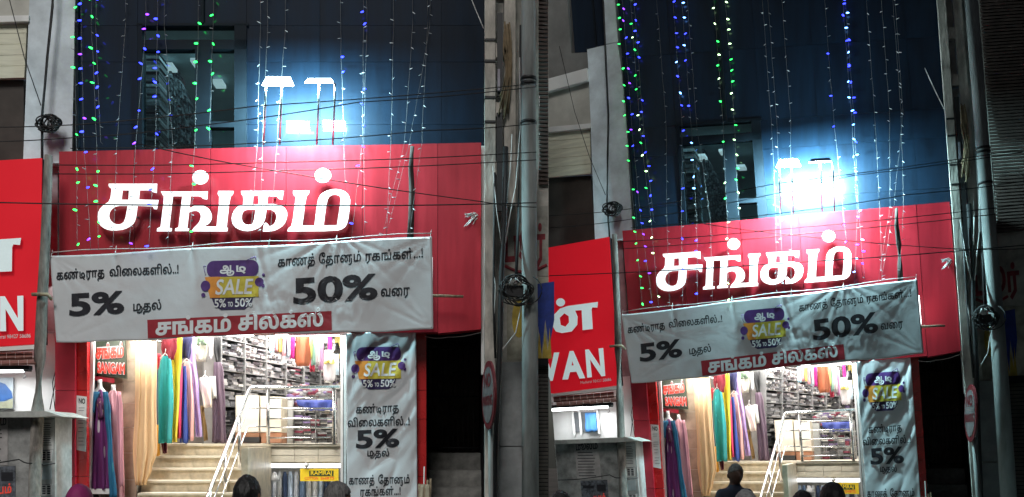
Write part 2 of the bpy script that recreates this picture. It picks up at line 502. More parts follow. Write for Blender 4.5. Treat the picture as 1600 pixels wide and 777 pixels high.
# ------------------------------------------------------------------ ground
bm = NB(); wbox(bm, -60, 60, -40, 60, -.3, 0); struct(obj('ground', bm, mat('dust_ground', (.10, .09, .08), .95, var=.3, scale=.8)))
bm = NB(); wbox(bm, -60, 60, -6, 9.6, .004, .02); struct(obj('road', bm, mat('asphalt', (.05, .05, .052), .9, var=.3, scale=3, bump=.4, bscale=60)))
bm = NB(); wbox(bm, -60, 60, 9.6, 17, .004, .14); struct(obj('pavement', bm, mat('pavement_slab', (.22, .21, .2), .85, var=.25, scale=3)))
YT, YB = -330, 906      # facade top and street level in facade pixels

# ------------------------------------------------------------------ unseen block added across the street to shade the right-hand shop
t = thing('shade_block', 'tall plain block added unseen across the street to shade the right-hand shop', 'building')
bm = NB(); wbox(bm, .8, 26, -14, -5, 0, 32); obj('wall', bm, mat('shade_block_render', (.12, .11, .10), .9, var=.3, scale=1.5), t)
bm = NB(); wbox(bm, .7, 26.2, -14.2, -4.8, 32, 32.4); obj('parapet', bm, M_CONC, t)
bm0 = NB(); wbox(bm0, -.7, .7, -.06, .06, -.8, .8); w0 = obj('window', bm0, M_FAC, t); WL[w0.name] = Vector((2.6, -5, 3.5))
for fl in range(8):
    for k in range(7):
        if fl or k: inst('window', w0, (2.6+3.2*k, -5, 3.5+3.3*fl), t)

# ------------------------------------------------------------------ letters of the lit sign, traced in facade pixels
def z1(pts): return [(140+x/5.977, 250+y/5.977) for x, y in pts]
def z2(pts): return [(340+x/5.977, 250+y/5.977) for x, y in pts]
def rounded(P, it=1):
    """cut corners lightly: keeps straight serifs, softens bowls"""
    for _ in range(it):
        Q = []; n = len(P)
        for i in range(n):
            a, b, c = Vector(P[i-1]), Vector(P[i]), Vector(P[(i+1) % n])
            ang = (b-a).angle(c-b, 0)
            if .12 < ang < .95: Q += [tuple(b+(a-b)*.25), tuple(b+(c-b)*.25)]
            else: Q.append(tuple(b))
        P = Q
    return P
LETTERS = [
 ('letter', [(z1([(178,222),(632,222),(628,310),(588,300),(575,285),(470,285),(462,370),(645,375),(630,462),(603,460),(590,435),(450,430),(432,560),(400,610),(330,650),(230,663),(150,650),(90,605),(70,545),(85,470),(130,420),(190,385),(205,270),(178,250)]),
    [z1([(310,285),(368,285),(362,372),(300,372)]), z1([(255,430),(355,430),(330,570),(290,603),(235,600),(190,560),(182,515),(200,465)])])]),
 ('letter', [(z1([(665,295),(1105,295),(1100,370),(1060,365),(1040,340),(945,340),(935,450),(990,423),(1050,423),(1110,450),(1140,500),(1143,550),(1115,600),(1060,622),(1185,622),(1215,350),(1195,320),(1202,290),(1345,290),(1340,325),(1312,345),(1280,632),(1292,635),(1287,668),(955,668),(965,640),(1020,590),(1040,540),(1035,500),(1010,478),(975,475),(930,490),(912,640),(930,640),(925,665),(797,665),(800,640),(830,630),(865,340),(780,340),(745,635),(770,640),(765,668),(628,668),(630,640),(662,625),(697,345),(680,325)]), [])]),
 ('letter', [(z2([(218,290),(618,290),(605,372),(570,365),(555,340),(470,338),(458,462),(440,575),(395,635),(300,668),(220,660),(150,620),(128,560),(140,490),(190,430),(238,415),(242,345),(222,320)]),
    [z2([(335,335),(385,335),(380,415),(325,415)]), z2([(260,465),(355,465),(335,590),(300,608),(250,600),(225,560),(228,500)])]),
   (z2([(455,412),(540,412),(610,430),(650,480),(650,540),(620,610),(550,655),(500,668),(422,668),(432,600),(450,585),(470,600),(485,622),(530,600),(553,540),(540,490),(500,465),(455,462)]), [])]),
 ('letter', [(z2([(705,288),(858,288),(852,320),(825,345),(792,612),(905,612),(932,380),(965,315),(1040,278),(1130,270),(1205,300),(1238,355),(1238,420),(1215,590),(1180,640),(1110,665),(652,668),(660,635),(695,615),(730,345),(705,325)]),
    [z2([(1020,380),(1050,335),(1090,322),(1140,335),(1152,370),(1115,610),(990,612)])])]),
]
DOTS = [(313.2, 277.2, 12.7, 11.2), (504.5, 274.3, 12.9, 11.6)]

def banner_off(x, y):
    dx, dy = x-527, y-362
    r = math.hypot(dx, dy); an = math.atan2(dx, dy)
    v = 0.
    for k, (ta, tw, th) in enumerate(((-1.25,.035,.7),(-.98,.05,1.),(-.74,.03,-.8),(-.50,.045,1.1),(-.30,.028,.8),(-.08,.04,-1.),(.14,.03,1.),(.36,.05,.9),(.62,.035,-.8),(.86,.04,1.),(1.15,.04,.7))):
        v += .011*th*math.exp(-((an-ta)/tw)**2)*math.exp(-r/(85+25*math.sin(k*2.1)))*min(1, r/18)     # pulls from the middle tie
    for cx, cy_, a0 in ((78,400,.95),(675,370,-.85),(677,514,-2.2),(88,535,2.3)):                    # pulls from the corners
        ex, ey = x-cx, y-cy_; rr = math.hypot(ex, ey); ac = math.atan2(ex, ey)
        for q in (-.35, -.08, .2): v += .010*math.exp(-((ac-a0-q)/.045)**2)*math.exp(-rr/55)*min(1, rr/10)
    for tx in (180, 300, 420): v += .006*math.exp(-((x-tx-.1*(y-390))/4)**2)*math.exp(-max(0, y-385)/40)
    g = math.exp(-((x-495)/75)**2-((y-482)/24)**2)
    v += g*(.011*(1-abs(noise.noise(Vector((x*.09, y*.03, 4.)))))**5+.010*noise.noise(Vector((x*.20, y*.05, 9.))))
    g2 = math.exp(-((x-415)/40)**2-((y-470)/26)**2); v += g2*.010*(1-abs(noise.noise(Vector((x*.1+y*.03, y*.03, 6.)))))**6
    v += .012*math.sin(x*.021+.8)+.004*math.sin(x*.05+y*.03)
    v += .006*math.exp(-((x-405-.25*(y-400))/3.5)**2)
    return v
def vban_off(x, y):
    n = noise.noise
    q = (x*.8+y*.55)            # creases run diagonally
    v = .020*(1-abs(n(Vector((q*.030, (y-x)*.006, 3.1)))))**7+.006*n(Vector((q*.045, (y-x)*.008, 3.1)))+.011*n(Vector((q*.11, (y-x)*.012, 7.7)))*math.exp(-((y-620)/110)**2)
    v += .018*n(Vector((x*.06, y*.012, 1.3)))*math.exp(-((y-560)/60)**2)
    v += .014*math.exp(-((x-553-6*math.sin(y*.03))/3.5)**2)*max(0, min(1, (665-y)/40))+.016*math.exp(-((x-641+5*math.sin(y*.035))/3.5)**2)*max(0, min(1, (650-y)/40))
    return v+.01*math.sin(y*.03)

# ------------------------------------------------------------------ one shopfront
def build_facade(S):
    who = S.where; left = S.side == 'left'
    b = thing('shop_building', f'dark glass shop building with red pillars behind the {who}', 'building')
    # backing wall behind the glass, open where the lit upstairs window is
    WX0, WX1, WY0, WY1 = 222, 366, 40, 236
    for r in ((118,YT,WX0,250),(WX1,YT,757,250),(WX0,YT,WX1,WY0),(WX0,WY1,WX1,250)):
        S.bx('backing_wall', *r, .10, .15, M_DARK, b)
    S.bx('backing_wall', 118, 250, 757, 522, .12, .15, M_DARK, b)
    cols = [118, 215, 385, 500, 612, 690, 756]; rows = [YT, -215, -100, 40, 97, 195, 248]
    g = .25
    for i in range(6):
        for j in range(6):
            x0, x1, y0, y1 = cols[i], cols[i+1], rows[j], rows[j+1]
            if i == 1 and y0 >= 40: continue
            S.bx('glass_pane', x0+g, y0+g, x1-g, y1-g, rnd.uniform(0, .003), .012, M_FAC if left else M_FAC2, b)
    # the window upstairs: frame, mullions, clear panes
    for r in ((215,38,222,238),(366,38,385,238),(222,62,385,77),(305,77,328,236),(213,36,388,40),(328,190,366,199),(222,233,305,238)):
        S.bx('window_frame', *r, -.03, .13, M_MULL, b)
    for r in ((222,40,366,62),(222,77,305,233),(328,77,366,190),(328,199,366,236)):
        S.bx('window_pane', *r, .04, .008, M_GLASS, b)
    for k, x in enumerate((316, 120)):
        S.bx('mullion', x-2.2, YT, x+2.2, 36 if k == 0 else 240, -.045, .05, M_MULL, b)
    # pillars, built of panels with open joints
    ys = [515, 610, 655, 745, 840, YB]
    for y0, y1 in zip(ys, ys[1:]):
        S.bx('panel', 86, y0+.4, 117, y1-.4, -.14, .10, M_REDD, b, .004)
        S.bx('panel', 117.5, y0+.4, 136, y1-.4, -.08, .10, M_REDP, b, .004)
        S.bx('panel', 650, y0+.4, 666, y1-.4, -.10, .12, M_REDP, b, .004)
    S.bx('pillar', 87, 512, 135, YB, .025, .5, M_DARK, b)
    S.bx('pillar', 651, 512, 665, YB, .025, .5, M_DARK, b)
    S.bx('corner_trim', 752, 228, 757.5, 585, -.14, .10, M_WHITE, b)
    # dark stairwell on the right
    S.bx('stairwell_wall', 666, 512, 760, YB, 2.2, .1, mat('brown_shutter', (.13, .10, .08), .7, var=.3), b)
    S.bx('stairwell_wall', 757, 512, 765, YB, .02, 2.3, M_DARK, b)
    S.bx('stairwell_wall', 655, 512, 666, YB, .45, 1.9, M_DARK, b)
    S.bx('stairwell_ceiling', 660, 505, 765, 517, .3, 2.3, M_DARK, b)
    for k in range(5):
        S.bx('step', 667, 708+k*27, 752, 735.5+k*27, 1.5-.28*k, .3, M_CONC, b, .006)
    gt = thing('grille_gate', f'dark iron grille gate in the stairwell right of the {who}', 'gate')
    for k in range(9):
        x = 676+k*8; S.tb('bar', [(x, 518, 1.7), (x, 705, 1.7)], .011, mat('rusty_iron', (.07, .055, .045), .6, var=.3), gt, 6)
    for y in (545, 620, 700): S.tb('rail', [(670, y, 1.68), (748, y, 1.68)], .014, M_BLK, gt, 6)
    # upstairs room
    teal = mat('teal_room', (.34, .50, .54), .7, var=.15, scale=1.5)
    bm = NB(); S.box(bm, 150, -60, 470, 262, 3.4, .1); struct(obj('room_wall', bm, teal))
    bm = NB(); S.box(bm, 150, 36, 470, 28, .3, 3.1); struct(obj('room_ceiling', bm, teal))
    bm = NB(); S.box(bm, 165, 240, 470, 248, .3, 3.1); struct(obj('room_floor', bm, M_RISER))
    for x, y, o_ in ((306,93,1.15),(340,126,2.0),(262,100,1.3)):
        S.bx('ceiling_lamp', x-9, y-2.5, x+7, y+2.5, o_, .25, mat('dim_panel_lamp', (.8, .85, .85), .4, emit=.45, ecol=(.8, 1, 1), var=0), None)
        o = COL.objects[-1]; tag(o, f'lit panel lamp {("left of the mullion","right of the mullion","behind the left pane")[(306,340,262).index(x)]} in the upstairs window of the {who}', 'ceiling lamp', f'upstairs lamps of the {S.side}')
    dark = [mat('stock_'+n, c, .6, var=.3, scale=20) for n, c in (('pale',(.45,.47,.48)),('grey',(.20,.21,.22)),('slate',(.08,.085,.09)),('ink',(.025,.026,.028)))]
    sh = thing('cloth_stack', f'tall stack of folded cloth standing in the upstairs window of the {who}', 'cloth stack')
    bm = NB()
    y = 236
    while y > 84:
        h = rnd.uniform(3, 6); j = rnd.uniform(-2, 2)
        for f in S.box(bm, 227+j, y-h+.4, 249+j, y, .9+rnd.uniform(-.03,.03), .35): f.material_index = rnd.choice((0,1,1,2,2,3))
        y -= h
    stuff(obj('folded_cloth', bm, dark, sh))
    sh = thing('cloth_stack', f'sloping rack of folded cloth inside the upstairs window of the {who}', 'cloth stack')
    bm = NB()
    for c in range(10):
        top = 92+c*10.5; y = 225; x = 264+c*4.2
        while y > top:
            h = rnd.uniform(3, 6)
            for f in S.box(bm, x, y-h+.4, x+4.0, y, 1.5+.06*c+rnd.uniform(-.03,.03), .3): f.material_index = rnd.choice((1,1,2,2,3,3))
            y -= h
    stuff(obj('folded_cloth', bm, dark, sh))
    l = bpy.data.lights.new('room_lamp_light', 'AREA'); l.size = 1.6; l.energy = 12 if left else 5; l.color = (.55, .92, 1)
    lo = bpy.data.objects.new('room_lamp_light', l); link(lo); q = S.P(300, 60, 1.1); lo.location = (q.x, q.y, S.P(300, 36, .3).z-.2)

def build_signboard(S):
    who = S.where
    b = thing('shop_signboard', f'long red signboard with glowing white Tamil letters on the {who}', 'signboard')
    xs = [92, 210, 329, 447, 566, 684, 752]
    top = lambda x: 237-(x-92)*14/660
    for x0, x1 in zip(xs, xs[1:]):
        bm = NB(); S.prism(bm, [(x0+.35, 521), (x1-.35, 514.5 if x1 > 700 else 519), (x1-.35, top(x1)), (x0+.35, top(x0))], -.30+rnd.uniform(-.003,.003), .24)
        bev(bm, .004); obj('panel', bm, M_RED, b)
    bm = NB(); S.prism(bm, [(93, 519), (751, 512), (751, top(751)+1), (93, top(93)+1)], -.26, .22); obj('backing', bm, M_DARK, b)
    f = S.F(-.46)
    for nm, polys in LETTERS:
        polys = [(rounded(P), [rounded(h) for h in H]) for P, H in polys]
        obj(nm, poly_bm(polys, f, depth=.09), [M_LET, M_LETS], b)
    for d in DOTS:
        obj('letter_dot', poly_bm([(ell(*d, 28), [])], f, depth=.09), [M_LET, M_LETS], b)
    for (x, y) in ((200,300),(215,340),(270,310),(300,345),(350,310),(400,330),(430,310),(470,340),(505,330),(313,277),(504,275)):
        S.tb('stand_off', [(x, y, -.40), (x, y, -.29)], .012, M_DSTEEL, b, 6)

def where_left(S): return S.side == 'left'
def build_flood(S):
    who = S.where
    gl = mat('flood_lens_'+S.side, (1, 1, 1), .3, emit=60 if where_left(S) else 420, ecol=(.72, .96, 1), var=0)
    spec = (('wide floodlight, left of the pair above', [(410,134),(459,135),(453,122),(417,121)], (415,440)),
            ('slim floodlight, right of the pair above', [(476,130),(521,130),(517,124),(481,124)], (498,523)))
    for i, (lab, q, arms) in enumerate(spec):
        t = thing('floodlight', f'{lab} the red signboard of the {who}', 'floodlight', f'floodlights of the {S.side}')
        a = [S.P(x, y, -.80 if k < 2 else -.66) for k, (x, y) in enumerate(q)]
        up = Vector((0, 0, .05))+S.d*.05
        bm = NB(); hull8(bm, [p+up*.1 for p in a], [p+up*.55 for p in a]); bev(bm, .008); obj('housing', bm, M_DSTEEL, t)
        c = sum(a, Vector())/4
        bm = NB(); hull8(bm, [c+(p-c)*1.0-S.d*.022-up*.25 for p in a], [c+(p-c)*1.0-S.d*.004+up*.28 for p in a]); obj('lens', bm, gl, t)
        yb = 226
        for x in arms:
            bm = NB(); tube(bm, [S.P(x, 130, -.70), S.P(x, 150, -.66), S.P(x-3, yb, -.28)], .013, 8); obj('arm', bm, M_STEEL, t)
        l = bpy.data.lights.new('flood_light', 'AREA'); l.shape = 'RECTANGLE'; l.size = .30; l.size_y = .14
        l.energy = (210, 165)[i]*(1.15 if S.side == 'left' else 2.6); l.color = (.52, .92, 1)
        lo = bpy.data.objects.new('flood_light', l); link(lo, t); WL[lo.name] = c-Vector((0, 0, .03))+S.d*.02
        tgt = (S.d*.9+Vector((0, 0, -.72))).normalized(); lo.rotation_euler = tgt.to_track_quat('-Z', 'Y').to_euler()

def build_banner(S):
    who = S.where; off = -.62; amp = .9 if S.side == 'left' else .6
    q = [(78,400),(675,370),(677,514),(88,535)]
    f = lambda x, y, lift=0.: S.P(x, y, off+amp*banner_off(x, y), lift)
    b = thing('sale_banner', f'wide grey vinyl sale banner with black Tamil lettering hung across the {who}', 'banner')
    bm = NB(); NX, NY = 190, 46; G = []
    for j in range(NY+1):
        v = j/NY; row = []
        for i in range(NX+1):
            u = i/NX
            x = (q[0][0]*(1-u)+q[1][0]*u)*(1-v)+(q[3][0]*(1-u)+q[2][0]*u)*v
            y = (q[0][1]*(1-u)+q[1][1]*u)*(1-v)+(q[3][1]*(1-u)+q[2][1]*u)*v
            y += (1.6*math.sin(u*9)+.8*math.sin(u*31))*v + (1.2*math.sin(u*math.pi*4))*(1-v)
            row.append(bm.verts.new(f(x, y)))
        G.append(row)
    for j in range(NY):
        for i in range(NX): bm.faces.new((G[j][i], G[j][i+1], G[j+1][i+1], G[j+1][i]))
    o = obj('sheet', bm, M_FLEX, b, True)
    md = o.modifiers.new('thick', 'SOLIDIFY'); md.thickness = .004; md.offset = 1
    L = .009
    fl = lambda x, y, lift=0.: f(x, y, lift+L)
    def T(t, p0, p1, size, bold=.0, m=M_INK, sl=0., fn=None):
        obj('lettering', text_bm(t, fn or fl, p0, p1, size, bold, sl, fine=5), m, b)
    T('கண்டிராத', (88,437), (163,432), 19, .022)
    T('விலைகளில்..!', (171,431.5), (279,427), 19, .022)
    T('5%', (108,493), (194,488), 47, .034)
    T('முதல்', (208,486), (252,483), 19, .022)
    T('காணத்', (434,417), (492,412), 20, .022)
    T('தோனும்', (498,412), (564,408), 20, .022)
    T('ரகங்கள்...!', (571,408), (661,402), 20, .022)
    T('50%', (458,474), (590,466), 54, .034)
    T('வரை', (595,463), (640,461), 21, .024)
    # red strip
    st = [(230,500),(518,486),(518.5,516),(231,529)]
    obj('red_strip', grid_print(st, lambda x, y, lift=0.: f(x, y, lift+.006), 40, 5), M_STRIP, b)
    T('சங்கம்', (243,523.5), (361,517), 33, .035, M_INKW, 0, lambda x, y, l=0.: f(x, y, l+.011))
    T('சில்க்ஸ்', (372,516), (505,508.5), 33, .035, M_INKW, 0, lambda x, y, l=0.: f(x, y, l+.011))
    badge(S, b, f, 322, 407, 1.0, -.025)
    for (x, y) in ((80,402),(180,396),(300,389.5),(420,383.5),(525,378),(672,372),(90,532),(300,525),(470,519),(674,511)):
        S.tb('tie', [(x, y, off-.004), (x+1, y-7, off+.06), (x+2, y-12, off+.25)], .004, M_WWIRE, b, 5)
    # the cord along its top edge
    bm = NB(); tube(bm, [S.P(78+ (675-78)*k/12., 399-30*k/12.-4-2*math.sin(k*1.3), off+.03) for k in range(13)], .006, 5); obj('cord', bm, M_WWIRE, b)

def grid_print(q, f, nx, ny):
    bm = NB(); G = []
    for j in range(ny+1):
        v = j/ny; row = []
        for i in range(nx+1):
            u = i/nx
            x = (q[0][0]*(1-u)+q[1][0]*u)*(1-v)+(q[3][0]*(1-u)+q[2][0]*u)*v
            y = (q[0][1]*(1-u)+q[1][1]*u)*(1-v)+(q[3][1]*(1-u)+q[2][1]*u)*v
            row.append(bm.verts.new(f(x, y)))
        G.append(row)
    for j in range(ny):
        for i in range(nx): bm.faces.new((G[j][i], G[j][i+1], G[j+1][i+1], G[j+1][i]))
    return bm

def badge(S, par, f, x0, y0, k, sk):
    """the purple and orange sale badge printed on a banner; k = scale, sk = slope"""
    X = lambda x: x0+(x-322)*k
    Y = lambda x, y: y0+(y-407)*k+(x-322)*k*sk
    W = lambda P: [(X(x), Y(x, y)) for x, y in P]
    FL = lambda d: (lambda x, y, lift=0.: f(x, y, lift+d))
    def pp(name, polys, d, m): return obj(name, poly_bm([(W(P), []) for P in polys], FL(d), fine=5), m, par)
    pp('badge_tab', [[(330,464),(396,464),(392,478),(382,485),(345,485),(335,478)]], .008, mat('indigo_print', (.035, .022, .08), .36, var=.15, coat=.3))
    pp('badge_top', [rrect(323, 408, 404, 434, 11)], .0085, M_PUR)
    pp('badge_orange', [[(320,433),(345,433),(345,466),(328,466)]], .0095, M_ORA)
    pp('badge_yellow', [[(344,433.5),(404,433.5),(404,466),(344,466)]], .010, M_YEL)
    for e in ((321, 447, 7.5, 8.5), (317.5, 461, 3.2, 3.4), (405, 443, 7, 7.2), (411.5, 432, 2.4, 2.5), (411, 449, 2.6, 3)): pp('badge_dot', [ell(*e)], .012, M_PUR)
    bm = NB()
    for a, c in (((318,416),(322,416)), ((318,416),(321,430)), ((386,408),(399,403)), ((399,403),(400,409))):
        (ax, ay), (cx, cy_) = W([a, c]); tube(bm, [FL(.009)(ax, ay), FL(.009)(cx, cy_)], .004, 4)
    obj('badge_line', bm, M_PUR, par)
    def T(t, a, c, size, bold, m, sl=0., d=.015):
        (ax, ay), (cx, cy_) = W([a, c]); obj('lettering', text_bm(t, FL(d), (ax, ay), (cx, cy_), size*k, bold, sl, fine=5), m, par)
    T('ஆ', (343.5,426), (366,426), 18, .03, M_INKW)
    T('டி', (369,426), (384,426), 18, .03, M_INKW)
    T('SALE', (336,460.5), (393,460.5), 33, .018, M_INKW, .14)
    T('5%', (335,480.5), (353,480.5), 18, .02, M_INKW)
    T('TO', (356,480), (364,480), 10, .03, M_INKW)
    T('50%', (367,480.5), (394,480.5), 18, .02, M_INKW)

def build_vbanner(S):
    who = S.where; off = -.30
    f = lambda x, y, lift=0.: S.P(x, y, off+vban_off(x, y), lift)
    b = thing('pillar_banner', f'tall narrow grey vinyl sale banner wrapped on the right pillar of the {who}', 'banner')
    bm = grid_print([(541,521),(650,515),(653,905),(543,905)], f, 44, 150)
    o = obj('sheet', bm, M_FLEX, b, True); md = o.modifiers.new('thick', 'SOLIDIFY'); md.thickness = .004; md.offset = 1
    fl = lambda x, y, lift=0.: f(x, y, lift+.009)
    def T(t, p0, p1, size, bold=.022): obj('lettering', text_bm(t, fl, p0, p1, size, bold, fine=5), M_INK, b)
    T('கண்டிராத', (556,646), (623,643), 17)
    T('விலைகளில்..!', (543,667), (640,664), 17)
    T('5%', (556,700), (624,697), 38, .034)
    T('முதல்', (574,713), (608,713), 15)
    T('காணத்', (545,757), (585,756), 17); T('தோனும்', (591,756), (640,755), 17)
    T('ரகங்கள்...!', (563,775), (626,773), 17)
    T('50%', (552,818), (632,816), 40, .034); T('வரை', (575,836), (610,835), 17)
    badge(S, b, f, 556, 542, .86, -.02)
    # the pillar it is wrapped on
    S.bx('pillar_core', 547, 520, 648, YB, -.24, .4, mat('grey_pillar', (.3, .3, .31), .7), b)

def light_string(S, pts, colors, label, seed, on=.75, step=19, lit_below=250):
    rg = random.Random(seed)
    t = thing('light_string', label, 'string lights', f'light strings hanging down the {S.side}')
    bm = NB(); P = []
    for (a, c) in zip(pts, pts[1:]):
        n = max(2, int(abs(c[1]-a[1])/22))
        for k in range(n): u = k/n; P.append((a[0]+(c[0]-a[0])*u+rg.uniform(-.6,.6), a[1]+(c[1]-a[1])*u, a[2]+(c[2]-a[2])*u))
    P.append(pts[-1])
    tube(bm, [S.P(*p) for p in P], .0021, 4); obj('cable', bm, M_STRW, t)
    bm = NB(); mats = []
    names = {'b': ('led_blue', (.03, .045, 1.), 6.5), 'g': ('led_green', (.03, 1., .13), 4), 'w': ('led_white', (.75, .8, .85), .15),
             'p': ('led_violet', (.20, .04, 1.), 5), 'c': ('led_clear', (.34, .36, .38), .0), 'y': ('led_pale_green', (.55, 1, .45), 6), 'i': ('led_ice', (.12, .35, 1.), 12)}
    idx = {}
    for ch in set(colors+'c'):
        nm, c, e = names[ch]; idx[ch] = len(mats); mats.append(mat(nm, tuple(min(.8, v) for v in c), .3, emit=e, ecol=c, var=0, sampling='NONE' if ch in 'cw' else None))
    y = pts[0][1]+rg.uniform(0, step)
    while y < pts[-1][1]:
        for a, c in zip(pts, pts[1:]):
            if a[1] <= y <= c[1]: u = (y-a[1])/(c[1]-a[1]); x = a[0]+(c[0]-a[0])*u; o_ = a[2]+(c[2]-a[2])*u; break
        ch = rg.choice(colors) if rg.random() < on else 'c'
        c0 = S.P(x, y, o_-.02); d_ = Vector((rg.choice((-1, 1))*rg.uniform(.3, 1), -.3, rg.uniform(-.7, .3))).normalized()
        r = .0052 if ch in 'wc' else .0105*rg.choice((1, 1, 1.3))
        n0 = len(bm.faces)
        tube(bm, [c0, c0+d_*.022, c0+d_*.045], [r*.7, r, r*.45], 6, True, idx[ch])
        y += step*rg.uniform(.75, 1.25)
    stuff(obj('bulb', bm, mats, t))
def build_strings(S):
    w = S.side == 'left'; who = S.where
    yb = lambda x: 398-(x-78)*.05
    tp = YT+20
    o1, o2 = -.06, -.72
    D = [  # x top, x at board, x bottom, colours, on, step, words
        (116,119,121,'g','green string at the far left edge of the glass'),
        (127,131,142,'bbp','blue string second from the left edge of the glass'),
        (143,151,154,'g' if w else 'gy','green string just right of the first blue one'),
        (150,157,160,'b','short spaced blue string left of the unlit pair'),
        (196,183,176,'c','unlit clear string left of the upstairs window'),
        (228,212,202,'bbp' if w else 'bbi','blue string on the left frame of the upstairs window'),
        (246,243,232,'b' if w else 'bi','blue string across the left pane of the upstairs window'),
        (257,270,262,'c','unlit clear string across the middle of the upstairs pane'),
        (310,304,296,'g' if w else 'gy','green string on the left of the window mullion'),
        (333,327,330,'g' if w else 'gy','green string on the right of the window mullion'),
        (407,402,391,'w','white string left of the big floodlight'),
        (418,410,407,'w','white string closest to the left arm of the big floodlight'),
        (446,433,421,'w','white string crossing the big floodlight'),
        (532,537,540,'bc','sparse blue string right of the slim floodlight'),
        (568,566,549,'b' if w else 'bi','dense blue string at the right end of the sign letters'),
        (573,568,570,'w' if w else 'bi','pale string beside the dense blue one'),
        (615,611,604,'w','white string midway between letters and tree pole'),
        (645,632,597,'w','white string slanting left below its cut'),
        (672,640,603,'w','white string slanting most strongly to the left'),
        (668,659,640,'w','white string nearest the right side of the pole'),
    ]
    for k, (xt, xm, xb, c, words) in enumerate(D):
        end = min(yb(xb)-3, 392)
        if c == 'b' and 'short' in words: end = 225
        if 'right of the window mullion' in words: end = 215
        if 'right of the slim' in words: end = 300
        xt2 = xt+(xt-xm)*.0
        light_string(S, [(xt2, tp, o1), (xt, 40, o1), (xm, 222, -.38), (xb, end, o2)], c, f'{words} of the {who}', 100+k+(0 if w else 50),
                     .72 if c not in ('w',) else .6, 27 if c[0] in 'bg' else 30)

def wire_thing(S, pts, label, group, r=.007, m=None):
    bm = NB(); P = []
    for a, c in zip(pts, pts[1:]):
        for k in range(6):
            u = k/6; P.append((a[0]+(c[0]-a[0])*u, a[1]+(c[1]-a[1])*u+2.2*math.sin(u*math.pi), a[2]+(c[2]-a[2])*u))
    P.append(pts[-1])
    tube(bm, [S.P(*p) for p in P], r, 5); return tag(obj('overhead_wire', bm, m or M_WIRE), label, 'wire', group)
